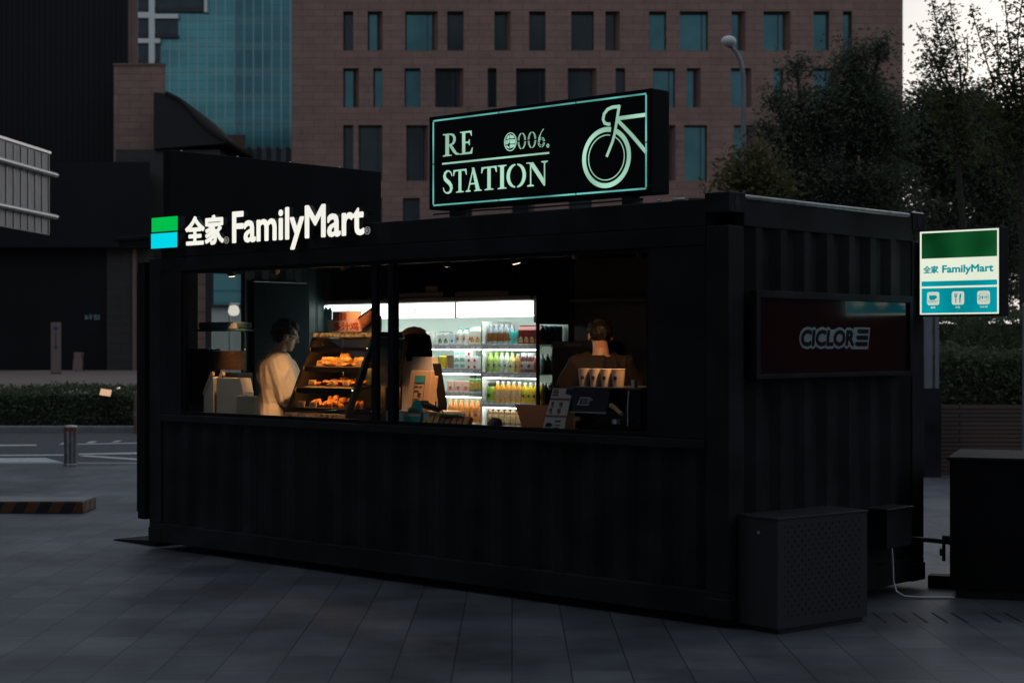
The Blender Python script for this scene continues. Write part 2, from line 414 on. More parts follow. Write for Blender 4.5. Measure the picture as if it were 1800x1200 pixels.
M['planter'] = brick_mat('planter', (.115, .070, .058), (.14, .082, .066), (.03, .02, .018), (0, 2), 2.4, .055, .009, rough=.8, var=.2)
pw = MB().bbox(5.6, 13.6, 22.3, 22.58, -.1, .94, .02).bbox(5.6, 13.6, 24.2, 24.45, -.1, .94, .02).box(5.62, 13.58, 22.58, 24.2, -.1, .88).build('planter', 'planter')
tag(pw, 'long low planter wall with thin brown stone courses', 'planter')

def blob(px, py, d, rpx, rpy, n, depth=None):
    s = d / FPX; return (tuple(at(px, py, d)), (rpx * s, (depth or rpx * s * .9), rpy * s), n)
D = 36.0
tree((at(1450, 600, D).x, D, 0), [blob(1440, 215, D, 75, 80, 3600), blob(1500, 190, D, 70, 85, 3600), blob(1400, 250, D, 55, 60, 1900), blob(1545, 230, D, 60, 90, 3200),
     blob(1420, 330, D, 95, 70, 3400), blob(1530, 340, D, 90, 80, 3600), blob(1500, 110, D, 45, 45, 1000), blob(1365, 175, D, 26, 26, 300), blob(1350, 230, D, 22, 26, 260), blob(1450, 440, D, 130, 80, 2600), blob(1400, 122, D, 26, 20, 260), blob(1548, 85, D, 22, 30, 360)],
     'broad dense dark tree in front of the brown windowed facade', 'leaf_dark', 11, .125, .15)
D = 41.0
tree((at(1660, 600, D).x, D, 0), [blob(1640, 200, D, 60, 75, 3200), blob(1690, 250, D, 85, 90, 7000), blob(1610, 260, D, 75, 90, 4800), blob(1740, 300, D, 95, 100, 7000), blob(1790, 240, D, 70, 80, 3600), blob(1720, 190, D, 50, 60, 1700), blob(1660, 400, D, 120, 90, 3600), blob(1780, 420, D, 90, 90, 2800), blob(1720, 500, D, 130, 70, 2600)],
     'dark round tree overlapping the edge of the brown facade', 'leaf_dark', 12, .135, .16)
D = 33.0
tree((at(1715, 600, D).x, D, 0), [blob(1650, 110, D, 30, 50, 260), blob(1672, 190, D, 40, 50, 480), blob(1700, 260, D, 40, 40, 420)],
     'sparse young tree with upright shoots against the pale sky', 'leaf_mid', 13, .12, .07,
     shoots=[(at(1690, 260, D), at(1635, -15, D), 5, .42), (at(1690, 240, D), at(1655, 20, D), 5, .4), (at(1672, 200, D), at(1610, 40, D), 4, .3), (at(1700, 270, D), at(1668, -10, D), 4, .35), (at(1680, 190, D), at(1700, 60, D), 3, .3)])
D = 30.0
tree((at(1800, 600, D).x, D, 0), [blob(1770, 180, D, 30, 60, 300), blob(1790, 240, D, 30, 50, 300), blob(1830, 160, D, 50, 90, 900)],
     'thin leaning tree with bare branches showing at the picture edge', 'leaf_mid', 14, .12, .075, lean=.0,
     shoots=[(at(1800, 330, D), at(1705, 10, D), 4, .38), (at(1800, 300, D), at(1735, 55, D), 4, .40), (at(1798, 260, D), at(1765, -10, D), 4, .42), (at(1790, 240, D), at(1752, 40, D), 4, .36), (at(1800, 200, D), at(1800, -30, D), 4, .42), (at(1805, 320, D), at(1700, 165, D), 4, .36), (at(1805, 400, D), at(1715, 260, D), 4, .36)])
D = 31.0
tree((at(1310, 600, D).x, D, 0), [blob(1300, 300, D, 32, 32, 300), blob(1330, 285, D, 34, 55, 700), blob(1290, 325, D, 34, 28, 420), blob(1350, 330, D, 45, 50, 900), blob(1310, 380, D, 60, 50, 1000)],
     'small yellowish loose tree beside the lamp post', 'leaf_gold', 15, .12, .05)
D = 52.0
tree((at(1750, 600, D).x, D, 0), [blob(1700, 430, D, 110, 80, 2400), blob(1790, 470, D, 110, 80, 2400), blob(1640, 480, D, 80, 70, 1600), blob(1770, 380, D, 70, 60, 1200), blob(1640, 310, D, 80, 90, 3400), blob(1740, 280, D, 110, 100, 5200), blob(1800, 330, D, 90, 110, 3600), blob(1600, 400, D, 60, 90, 2200)],
     'low dark tree filling the gap behind the hedge tiers', 'leaf_dark', 16, .17, .18)

# ------------------------------------------------------------------ buildings beyond the road
M['stone'] = brick_mat('stone', (.252, .150, .122), (.300, .180, .146), (.150, .092, .076), (0, 2), 1.55, .485, .022, rough=.75, var=.16, bump=.25)
M['stone_plain'] = mat('stone_plain', (.20, .12, .10), .75, var=(.6, .85, 1.15))
M['dark_stone'] = brick_mat('dark_stone', (.030, .026, .026), (.036, .030, .030), (.016, .014, .014), (0, 2), 1.4, .6, .02, rough=.6, var=.2)
M['dark_glass'] = mat('dark_glass', (.008, .0075, .010), .5, spec=.2, var=(.2, .8, 1.2))
M['window_frame'] = mat('window_frame', (.035, .04, .045), .4)
M['window_teal'] = mat('window_teal', (.055, .155, .175), .12, .55, var=(.5, .75, 1.2))
M['window_dark'] = mat('window_dark', (.016, .030, .038), .15, .3, var=(.6, .7, 1.3))
M['roof_tile'] = mat('roof_tile', (.007, .007, .009), .7, var=(2, .7, 1.3))
bd = 117.0; u = bd / FPX
def bx(px): return (px - 900) * u
def bz(py): return CZ + (HOR - py) * u
ROWS = [
 (-78, -12, [(603, 625, 0), (650, 672, 1), (705, 742, 1), (790, 815, 0), (865, 905, 1), (945, 968, 0), (1010, 1046, 1), (1075, 1092, 0), (1150, 1190, 1), (1215, 1240, 0), (1290, 1325, 1), (1350, 1375, 0), (1430, 1470, 1)]),
 (20, 89, [(603, 621, 0), (646, 663, 2), (712, 760, 2), (786, 815, 0), (869, 888, 1), (930, 959, 0), (1004, 1044, 0), (1064, 1080, 1), (1141, 1171, 3), (1195, 1245, 3), (1286, 1301, 2), (1342, 1380, 2), (1430, 1458, 3), (1482, 1498, 3)]),
 (120, 189, [(603, 621, 2), (656, 672, 3), (711, 739, 3), (765, 805, 1), (857, 873, 0), (907, 959, 0), (998, 1039, 1), (1082, 1099, 0), (1148, 1187, 3), (1207, 1222, 2), (1285, 1311, 2), (1360, 1377, 3), (1430, 1465, 2), (1500, 1520, 3)]),
 (220, 318, [(603, 621, 0), (630, 672, 0), (714, 743, 1), (800, 840, 0), (880, 900, 1), (940, 985, 0), (1030, 1050, 0), (1090, 1125, 1), (1160, 1178, 2), (1203, 1243, 3), (1290, 1316, 2), (1370, 1400, 0), (1440, 1480, 1)]),
 (348, 408, [(604, 620, 0), (656, 672, 0), (708, 738, 0), (790, 830, 0), (900, 930, 1), (1000, 1040, 0), (1100, 1130, 0), (1210, 1250, 1), (1320, 1345, 0), (1430, 1465, 0)]),
 (448, 520, [(620, 650, 0), (700, 740, 1), (800, 830, 0), (905, 950, 0), (1010, 1040, 1), (1120, 1160, 0), (1240, 1270, 0), (1350, 1390, 0), (1450, 1490, 0)]),
]
XL, XR = 513, 1587
fac = thing('office_building', 'brown stone office block with rows of deep irregular teal windows', 'building', (0, bd, 0))
wall = MB(); prev = bz(-400)
for (t, b, ws) in ROWS:
    zt, zb = bz(t), bz(b)
    wall.box(bx(XL), bx(XR), 0, 1.0, zt, prev)                      # spandrel band over the row
    xs = [XL] + [v for (a, c, k) in ws for v in (a, c + (10 if k in (1, 2) else 0))] + [XR]
    for i in range(0, len(xs), 2): wall.box(bx(xs[i]), bx(xs[i + 1]), 0, 1.0, zb, zt)
    prev = zb
wall.box(bx(XL), bx(XR), 0, 1.0, -.2, prev)
wall.box(bx(XL), bx(XL) + 1.0, 1.0, 26, -.2, bz(-400)); wall.box(bx(XR) - 1.0, bx(XR), 1.0, 26, -.2, bz(-400)); wall.box(bx(XL) + 1, bx(XR) - 1, 25, 26, -.2, bz(-400))
part(wall, 'wall', 'stone', fac)
part(MB().box(bx(XL) + 1, bx(XR) - 1, 1.0, 25, bz(-400) - .4, bz(-400)), 'roof', 'dark_stone', fac)
for (t, b, ws) in ROWS:
    for (a, c, k) in ws:
        x0, x1, z0, z1 = bx(a), bx(c), bz(b), bz(t); f = MB(); fw = .07
        xe = bx(c + 10) if k in (1, 2) else x1
        f.box(x0, x0 + fw, .62, .8, z0, z1).box(x1 - fw, x1, .62, .8, z0, z1).box(x0 + fw, x1 - fw, .62, .8, z1 - fw, z1).box(x0 + fw, x1 - fw, .62, .8, z0, z0 + fw)
        if x1 - x0 > 1.3: f.box(x1 - .42, x1 - .36, .63, .79, z0 + fw, z1 - fw)
        wo_ = part(f, 'window', 'window_frame', fac)
        part(MB().box(x0 + fw, x1 - fw, .72, .74, z0 + fw, z1 - fw), 'pane', 'window_teal' if k >= 2 else 'window_dark', wo_)
        if xe > x1:                                                # splayed stone reveal beside the glass
            part(MB().add([(x1, .82, z0), (xe, .003, z0), (xe, .003, z1), (x1, .82, z1), (x1, .95, z0), (xe, .95, z0), (xe, .95, z1), (x1, .95, z1)],
                 [(0, 1, 2, 3), (4, 7, 6, 5), (0, 3, 7, 4), (1, 5, 6, 2), (0, 4, 5, 1), (3, 2, 6, 7)]), 'reveal', 'stone_plain', wo_)

# glass tower far behind
td = 255.0; tu = td / FPX
def tx(px): return (px - 900) * tu
def tz(py): return CZ + (HOR - py) * tu
def curtain(name, c_glass, c_band, axis, rough=.12):
    m = mat(name, c_glass, rough, .5); t = m.node_tree; b = t.nodes['Principled BSDF']
    tc = t.nodes.new('ShaderNodeTexCoord'); sp = t.nodes.new('ShaderNodeSeparateXYZ'); t.links.new(tc.outputs['Object'], sp.inputs[0])
    def stripe(out, per, wd, off=0.):
        a = t.nodes.new('ShaderNodeMath'); a.operation = 'ADD'; a.inputs[1].default_value = off + 1000 * per; t.links.new(out, a.inputs[0])
        mo = t.nodes.new('ShaderNodeMath'); mo.operation = 'MODULO'; mo.inputs[1].default_value = per; t.links.new(a.outputs[0], mo.inputs[0])
        l = t.nodes.new('ShaderNodeMath'); l.operation = 'LESS_THAN'; l.inputs[1].default_value = wd; t.links.new(mo.outputs[0], l.inputs[0]); return l
    s1 = stripe(sp.outputs[axis], 1.42, .16); s2 = stripe(sp.outputs[2], 1.31, .10); s3 = stripe(sp.outputs[2], 3.93, 1.15, .4)
    n = t.nodes.new('ShaderNodeTexNoise'); n.inputs['Scale'].default_value = .09; n.inputs['Detail'].default_value = 3; t.links.new(tc.outputs['Object'], n.inputs['Vector'])
    rr = t.nodes.new('ShaderNodeMapRange'); rr.inputs['From Min'].default_value = .35; rr.inputs['From Max'].default_value = .65; rr.inputs['To Min'].default_value = .7; rr.inputs['To Max'].default_value = 1.2; t.links.new(n.outputs['Fac'], rr.inputs['Value'])
    sc_ = t.nodes.new('ShaderNodeVectorMath'); sc_.operation = 'SCALE'; sc_.inputs[0].default_value = c_glass; t.links.new(rr.outputs[0], sc_.inputs['Scale'])
    last = sc_.outputs[0]
    for s, cc in ((s3, c_band), (s2, tuple(.72 * v for v in c_glass)), (s1, (.20, .30, .31))):
        x = t.nodes.new('ShaderNodeMix'); x.data_type = 'RGBA'; t.links.new(s.outputs[0], x.inputs['Factor']); t.links.new(last, x.inputs['A']); x.inputs['B'].default_value = (*cc, 1); last = x.outputs['Result']
    t.links.new(last, b.inputs['Base Color']); return m
M['tower_lit'] = curtain('tower_lit', (.075, .250, .275), (.105, .275, .290), 0)
M['tower_shaded'] = curtain('tower_shaded', (.050, .170, .200), (.075, .170, .190), 0)  # same glass darkened; shade of the turned face put into its colour
tw = thing('glass_tower', 'tall teal glass tower rising between brown blocks', 'building', (0, td, 0))
xa, xb, xc = tx(200), tx(412), tx(640)
part(MB().box(xa, xb, 0, 30, -.2, tz(-300)), 'wall', 'tower_lit', tw)
part(MB().box(xb, xc, .35, 30, -.2, tz(-300)), 'wall', 'tower_shaded', tw, label='glass wall set back beside the corner, its shade put into the colour')
gr = MB()                                                          # white grid of the open terraces
for (p0, p1, q0, q1) in ((264, 274, -300, 113), (236, 264, 24, 34), (274, 362, 8, 8)): 
    if q0 != q1: gr.box(tx(p0), tx(p1), -1.0, -.003, tz(q1), tz(q0))
for (p1, py) in ((315, 27), (283, 70)): gr.box(tx(274), tx(p1), -1.0, -.003, tz(py + 8), tz(py))
gr.box(tx(236), tx(264), -1.0, -.003, tz(78), tz(70)); gr.box(tx(361), tx(366), -1.0, -.003, tz(24), tz(-200))
part(gr, 'terrace_frame', 'white_paint', tw)
dk = MB()
for (p0, p1, q0, q1) in ((244, 263, -60, 15), (275, 360, -60, 15), (244, 263, 36, 60), (275, 313, 36, 60), (244, 263, 80, 106), (275, 282, 80, 106)):
    part(MB().box(tx(p0), tx(p1), -.35, -.002, tz(q1), tz(q0)), 'terrace_glazing', 'window_dark', tw)
rl = MB()
for (p0, p1, py) in ((244, 362, 16), (244, 314, 61), (244, 282, 107)):
    part(MB().box(tx(p0), tx(p1), -.8, -.7, tz(py + 7), tz(py)), 'balustrade', 'dark_stone', tw)

# dark block with its podium, brown shaft and tiled roof
db = thing('dark_tower', 'near black tower block with a thin brown corner at its edge', 'building', (0, 122, 0))
du = 122 / FPX
def dx_(px): return (px - 900) * du
def dz_(py): return CZ + (HOR - py) * du
part(MB().trap(dx_(-900), dx_(226), 0, 25, -.2, dz_(-500), 6.5), 'wall', 'dark_glass', db)
part(MB().box(dx_(226), dx_(234), -.1, -.002, -.2, dz_(-500)).box(dx_(234), dx_(243), -.3, -.1, -.2, dz_(-500)), 'corner_pier', 'stone_plain', db)
fin = MB()
for i in range(46): x = dx_(-220 + i * 9.6); fin.box(x, x + .06, -.05, -.003, -.2, dz_(-500))
part(fin, 'fins', 'dark_glass', db)
pu = 110 / FPX
def px_(p): return (p - 900) * pu
def pz_(p): return CZ + (HOR - p) * pu
pod = thing('podium_building', 'low dark stone podium at the foot of the black tower', 'building', (0, 110, 0))
part(MB().box(px_(-900), px_(186), .6, 11, -.2, pz_(300)), 'wall', 'dark_glass', pod)
part(MB().trap(px_(186), px_(268), .3, 11, -.2, pz_(436), 2.8), 'wall', 'dark_stone', pod)
part(MB().trap(px_(-900), px_(268), -.8, 11.2, pz_(436), pz_(287), 3.0), 'canopy', 'dark_glass', pod)
part(MB().box(px_(233), px_(239), .0, .298, -.2, pz_(437)), 'pilaster', 'stone_plain', pod)
sg = MB()                                                          # dim illegible lettering over the entrance
M['dim_teal'] = emis('dim_teal', (.25, .40, .48), .10)
for (a, b_, c, d_) in ((146, 148, 553, 561), (149, 151, 555, 561), (153, 158, 553, 555), (153, 158, 557, 559), (155, 156.5, 555, 562), (161, 168, 553, 555), (162, 164, 555, 562), (166, 168, 556, 562), (170, 171.5, 553, 562)):
    sg.box(px_(a), px_(b_), .50, .58, pz_(d_), pz_(c))
part(sg, 'entrance_lettering', 'dim_teal', pod)
su = 118 / FPX
def sx_(p): return (p - 900) * su
def sz_(p): return CZ + (HOR - p) * su
sh = thing('stone_shaft', 'brown stone shaft standing beside the black tower', 'building', (0, 118, 0))
part(MB().trap(sx_(200), sx_(291), 0, 4, -.2, sz_(115), 1.0), 'wall', 'stone', sh)
part(MB().trap(sx_(199), sx_(292), -.1, 4.1, sz_(115), sz_(112), 1.05), 'coping', 'stone_plain', sh)
pg = thing('tiled_roof_hall', 'dark hall with a sweeping curved tiled roof', 'building', (0, 114, 0))
ru = 114 / FPX
P = [((p - 900) * ru, CZ + (HOR - q) * ru) for p, q in ((270, 162), (294, 165), (314, 175), (330, 190), (348, 210), (364, 226), (380, 238), (398, 248), (398, 252), (270, 262))]
part(MB().prism(P, 0, 14, 'xz'), 'roof', 'roof_tile', pg)
rb = MB()
for i in range(26):
    f = i / 25; k = f * 6; j = min(int(k), 5); a, b2 = P[j + 1], P[j + 2]; g = k - j
    x, z = a[0] * (1 - g) + b2[0] * g, a[1] * (1 - g) + b2[1] * g
    rb.box(x - .1, x + .1, -.25, 14, z - .05, z + .13)
part(rb, 'roof_ribs', 'roof_tile', pg)
part(MB().box((200 - 900) * ru, (384 - 900) * ru, .5, 13, -.2, CZ + (HOR - 262) * ru), 'wall', 'dark_stone', pg)
lb = thing('low_stone_block', 'low brown stone block at the foot of the glass tower', 'building', (0, 135, 0))
lu = 135 / FPX
part(MB().trap((372 - 900) * lu, (432 - 900) * lu, 0, 8, -.2, CZ + (HOR - 237) * lu, 1.5), 'wall', 'stone', lb)
fn = thing('glass_balustrade', 'dark railing with posts along the terrace under the glass tower', 'railing', (0, 128, 0)); fu = 128 / FPX
rr_ = MB().box((376 - 900) * fu, (520 - 900) * fu, 0, .1, -.2, CZ + (HOR - 262) * fu)
part(rr_, 'panel', 'window_dark', fn)
for i in range(8):
    x = (384 + 17 * i - 900) * fu; part(MB().box(x, x + .3, -.12, -.003, -.2, CZ + (HOR - 259) * fu), 'post', 'dark_stone', fn)
bw = thing('brown_annex', 'plain brown stone annex seen through the kiosk doorway', 'building', (0, 60, 0)); wu = 60 / FPX
part(MB().trap((300 - 900) * wu, (361 - 900) * wu, 0, 5, -.2, CZ + (HOR - 440) * wu, 1.1), 'wall', 'stone', bw)
part(MB().trap((299 - 900) * wu, (362 - 900) * wu, -.1, 5.1, CZ + (HOR - 440) * wu, CZ + (HOR - 434) * wu, 1.15), 'coping', 'stone_plain', bw)
pv = thing('pale_pavilion', 'low pale pavilion seen through the kiosk doorway', 'building', (0, 70, 0)); vu = 70 / FPX
part(MB().box((372 - 900) * vu, (520 - 900) * vu, 0, 6, -.2, CZ + (HOR - 540) * vu), 'wall', 'white_paint', pv)
part(MB().box((373 - 900) * vu, (519 - 900) * vu, .3, 6, CZ + (HOR - 536) * vu, CZ + (HOR - 446) * vu), 'upper_glazing', 'tower_lit', pv)
part(MB().box((370 - 900) * vu, (522 - 900) * vu, -.2, 6.2, CZ + (HOR - 540) * vu, CZ + (HOR - 536) * vu), 'roof', 'dark_stone', pv)
M['globe_lit'] = emis('globe_lit', (1, .93, .80), .75)
gl = thing('globe_lamp', 'lit globe lamp on a thin arm seen through the kiosk doorway', 'lamp', (at(404, 600, 50).x, 50, 0)); gx = at(411, 548, 50)
part(MB().tube([(0, 0, 0), (0, 0, gx.z + .28)], .04, 8).tube([(0, 0, gx.z + .25), (.30, 0, gx.z + .25)], .025, 6), 'post', 'silver', gl, True)
part(MB().lathe([(.05, .20), (.13, .17), (.17, .05), (.17, -.02), (.12, -.10), (.02, -.12)], (gx.x - at(404, 600, 50).x, 0, gx.z), 14), 'globe', 'globe_lit', gl, True)

# ------------------------------------------------------------------ street furniture
b = thing('bollard', 'brushed steel bollard with a bevel-free orange band at its top'.replace('bevel-free ', 'worn '), 'bollard', ((123.5 - 900) / FPX * 24.0, 24.0, 0))
M['bollard_steel'] = mat('bollard_steel', (.30, .29, .29), .3, .85, var=(9, .7, 1.2))
M['orange_band'] = mat('orange_band', (.24, .085, .03), .5)
part(MB().lathe([(.10, 0), (.10, .02), (.092, .03), (.092, .50)], n=24), 'post', 'bollard_steel', b, True)
part(MB().lathe([(.096, .50), (.098, .505), (.098, .555), (.094, .56)], n=24), 'band', 'orange_band', b, True)
part(MB().lathe([(.094, .56), (.088, .578), (.05, .586), (.01, .588)], n=24), 'cap', 'silver', b, True)
hz = mat('hazard_paint', (.40, .17, .05), .6, var=(12, .7, 1.2)); tt = hz.node_tree; bs = tt.nodes['Principled BSDF']
tc = tt.nodes.new('ShaderNodeTexCoord'); sp = tt.nodes.new('ShaderNodeSeparateXYZ'); tt.links.new(tc.outputs['Object'], sp.inputs[0])
a1 = tt.nodes.new('ShaderNodeMath'); a1.operation = 'MULTIPLY_ADD'; a1.inputs[1].default_value = -.55; tt.links.new(sp.outputs[2], a1.inputs[0]); tt.links.new(sp.outputs[0], a1.inputs[2])
a3 = tt.nodes.new('ShaderNodeMath'); a3.operation = 'MULTIPLY_ADD'; a3.inputs[1].default_value = 1.2; tt.links.new(sp.outputs[1], a3.inputs[0]); tt.links.new(a1.outputs[0], a3.inputs[2])
a4 = tt.nodes.new('ShaderNodeMath'); a4.operation = 'ADD'; a4.inputs[1].default_value = 100 * .25; tt.links.new(a3.outputs[0], a4.inputs[0])
a2 = tt.nodes.new('ShaderNodeMath'); a2.operation = 'MODULO'; a2.inputs[1].default_value = .25; tt.links.new(a4.outputs[0], a2.inputs[0])
a5 = tt.nodes.new('ShaderNodeMath'); a5.operation = 'LESS_THAN'; a5.inputs[1].default_value = .125; tt.links.new(a2.outputs[0], a5.inputs[0])
xx = tt.nodes.new('ShaderNodeMix'); xx.data_type = 'RGBA'; xx.inputs['A'].default_value = (.15, .058, .018, 1); xx.inputs['B'].default_value = (.018, .016, .016, 1)
tt.links.new(a5.outputs[0], xx.inputs['Factor']); tt.links.new(xx.outputs['Result'], bs.inputs['Base Color'])
M['hazard'] = hz
ws = thing('barrier_kerb', 'low barrier block with black and orange hazard stripes lying on the paving', 'barrier', (at(148, 900, 17.3).x, 17.25, 0), R(0))
part(MB().bbox(-3.4, 0, 0, .55, 0, .118, .01), 'block', 'hazard', ws)
part(MB().bbox(-3.39, -.01, .01, .54, .118, .126, .003), 'top_plate', 'kerb_stone', ws)
# far left: back of a road sign board held on a post out of the frame
rs = thing('road_sign_board', 'grey ribbed back of a large road sign with two horizontal rails', 'road sign', (-8.62, 31.0, 0), math.atan2(-1, -.0855) + R(180))
# local x runs from the far end (0) towards the near end (-7)
M['sign_grey'] = mat('sign_grey', (.23, .24, .27), .5, .2, var=(2, .8, 1.15))
part(MB().box(-8, 0, .0, .04, 3.78, 5.28), 'panel', 'sign_grey', rs)
part(MB().bbox(-8, .03, -.03, .07, 5.28, 5.34, .01), 'top_edge', 'silver', rs)
rib = MB()
for i in range(23): rib.box(-.055 - i * .34, -.025 - i * .34, -.014, -.002, 3.80, 5.26)
part(rib, 'ribs', 'dark_steel', rs)
for z in (4.12, 4.90): part(MB().tube([(-8, -.10, z), (.10, -.10, z)], .045, 10), 'rail', 'silver', rs, True)
part(MB().tube([(-6.6, -.3, 0), (-6.6, -.3, 5.4)], .12, 14), 'post', 'steel', rs, True)
# street lamp beyond the kiosk
lp = thing('street_lamp', 'tall curved street lamp with a pale globe head', 'street lamp', (at(1306, 600, 34).x, 34, 0))
def rel(px, py, d, o): p = at(px, py, d); return (p.x - o.location.x, p.y - o.location.y, p.z)
part(MB().tube([(0, 0, 0), rel(1306, 330, 34, lp), rel(1307, 170, 34, lp), rel(1306, 130, 34, lp), rel(1302, 108, 34, lp), rel(1295, 93, 34, lp), rel(1286, 83, 34, lp)], [.075, .06, .055, .052, .05, .046, .04], 12), 'pole', 'sign_grey', lp, True)
g = rel(1281, 73, 34, lp)
part(MB().ell(g, (.155, .155, .115), 18, 12), 'globe', 'white_paint', lp, True)
part(MB().lathe([(.05, 0), (.08, .02), (.08, .05), (.05, .06)], (g[0] + .03, g[1], g[2] - .13), 12), 'collar', 'sign_grey', lp, True)
# totem sign on the plaza
tm = thing('totem_sign', 'slim upright totem sign with a round emblem on the plaza', 'sign', at(98.5, 657, 96.9) * 1); tm.location.z = 0
M['totem'] = mat('totem', (.22, .165, .145), .6); M['totem_ink'] = mat('totem_ink', (.05, .07, .14), .6)
part(MB().bbox(-.28, .28, -.08, .08, .05, 3.0, .02), 'panel', 'totem', tm)
part(MB().box(-.31, .31, -.1, .1, 0, .05), 'base', 'dark_stone', tm)
part(MB().lathe([(.15, 0), (.15, .015)], (0, 0, 0), 20, T=Matrix.Translation((0, -.081, 2.66)) @ Matrix.Rotation(R(90), 4, 'X')), 'emblem', 'totem_ink', tm)
ink = MB().box(-.04, .04, -.094, -.083, 1.75, 2.3).prism([(0, 1.35), (.13, 1.55), (0, 1.75), (-.13, 1.55)], -.094, -.083)
ink.box(-.10, .10, -.093, -.084, 2.30, 2.34)
part(ink, 'markings', 'totem_ink', tm)
ab = thing('easel_sign', 'tiny folding easel board by the dark podium entrance', 'sign', (at(136, 637, 105).x, 105, 0))
part(MB().box(-.30, .30, -.02, .02, .1, 1.25, T=Matrix.Rotation(R(-14), 4, 'X')), 'panel', 'stone_plain', ab)
part(MB().tube([(-.26, .6, 0), (-.26, .02, 1.2)], .03, 6).tube([(.26, .6, 0), (.26, .02, 1.2)], .03, 6), 'leg_frame', 'dark_steel', ab)
# lit fixtures standing in the hedge
M['tan_lit'] = emis('tan_lit', (.80, .50, .30), .85); M['white_lit'] = emis('white_lit', (1, .97, .92), 1.6)
fl = thing('flood_light', 'small tilted floodlight with a tan lit face above the hedge', 'floodlight', (at(188, 690, 33.9).x, 33.8, 0)); fz = at(188, 690, 33.8).z
TT = Matrix.Translation((0, 0, fz)) @ Matrix.Rotation(R(8), 4, 'Y') @ Matrix.Rotation(R(-25), 4, 'X')
part(MB().bbox(-.125, .125, -.01, .06, -.085, .085, .01, T=TT), 'housing', 'black_plastic', fl)
part(MB().box(-.112, .112, -.016, -.011, -.07, .07, T=TT), 'lens', 'tan_lit', fl)
part(MB().tube([(0, .05, 0), (0, .04, fz)], .025, 8), 'stem', 'black_plastic', fl)
gk = thing('garden_light', 'small round white garden light just above the hedge', 'light', (at(208, 683, 34.6).x, 34.6, 0)); gz = at(208, 683, 34.6).z
part(MB().ell((0, 0, gz), (.042, .042, .032), 12, 8), 'lens', 'white_lit', gk, True)
part(MB().tube([(0, 0, 0), (0, 0, gz - .02)], .02, 8), 'stem', 'black_plastic', gk)
tp = thing('marker_post', 'short tan marker post at the end of the hedge beside the kiosk', 'post', (at(243, 760, 33.0).x, 33.0, 0))
part(MB().lathe([(.09, 0), (.09, .75), (.06, .82), (.01, .84)], n=14), 'post', 'stone_plain', tp, True)
part(MB().lathe([(.094, .32), (.094, .42)], n=14), 'band', 'kerb_stone', tp, True)
# two legged sign post and the pole at the frame edge, right of the kiosk
pp = thing('sign_post', 'twin silver sign post on a dark square base behind the lit blade sign', 'post', (at(1641, 838, 21.95).x, 22.0, 0))
part(MB().bbox(-.16, .095, -.09, .09, 0, 1.17, .008), 'base', 'black_paint', pp)
part(MB().box(-.10, -.015, -.05, .05, 1.17, 2.9), 'upright', 'sign_grey', pp); part(MB().box(.022, .072, -.05, .05, 1.17, 2.9), 'upright', 'sign_grey', pp)
part(MB().box(-.12, .09, -.06, .06, 2.9, 2.96), 'cap', 'dark_steel', pp)
ep = thing('steel_pole', 'thin grey steel pole behind the black cabinet', 'pole', (at(1800.5, 800, 20).x, 20.0, 0))
part(MB().tube([(0, 0, 0), (0, 0, 2.2)], .022, 12), 'shaft', 'sign_grey', ep, True); part(MB().lathe([(.028, 0), (.028, .02), (.01, .05)], (0, 0, 2.2), 12), 'cap', 'sign_grey', ep, True)
# black cabinet on the right
cb = thing('utility_cabinet', 'large plain black cabinet on the paving beside the kiosk', 'cabinet', (3.03, 11.52, 0), R(-20))
part(MB().bbox(0, 1.9, 0, .9, .06, .95, .012), 'body', 'black_board', cb)
part(MB().bbox(-.015, 1.915, -.015, .915, .95, .975, .006), 'top', 'black_paint', cb)
part(MB().box(.04, 1.86, .04, .86, 0, .06), 'plinth', 'inner_black', cb)
part(MB().bbox(-.06, -.012, .08, .14, .36, .42, .006).bbox(-.075, -.05, .06, .16, .28, .33, .006).tube([(-.05, .11, .24), (-.05, .11, .42)], .012, 8), 'latch', 'dark_steel', cb)

# unseen block and canopy added behind the viewer to shade the near paving
fb = thing('unseen_shade_block', 'dark unseen block added behind the viewer to shade the paving', 'building', (0, 0, 0))
part(MB().box(-13, 10, -30, -8, -.1, 44), 'wall', 'dark_stone', fb); part(MB().box(-14, 11, -31, -7, 44, 44.6), 'roof', 'dark_stone', fb)
part(MB().box(-14, 9, -7, 8, 7.0, 7.5), 'canopy', 'dark_stone', fb)  # added slab out of view, blocking sky above the near paving
for x in (-13, 8): part(MB().box(x - .3, x + .3, -7.0, -6.4, -.1, 7.0), 'column', 'dark_stone', fb)
eb = thing('unseen_end_block', 'low dark unseen block added to darken the panel reflection', 'building', (0, 0, 0))  # unseen block added so the advert panel reflects something dark
part(MB().box(42, 60, -10, 60, -.1, 15), 'wall', 'dark_stone', eb); part(MB().box(41.5, 60.5, -10.5, 60.5, 15, 15.5), 'roof', 'dark_stone', eb)
sb = thing('unseen_side_block', 'long dark unseen block added to darken the window reflections', 'building', (0, 0, 0))  # unseen block added to darken pane reflections and the kiosk front
part(MB().box(-70, -38, -12, 64, -.1, 23), 'wall', 'dark_stone', sb); part(MB().box(-71, -37, -13, 65, 23, 23.6), 'roof', 'dark_stone', sb)

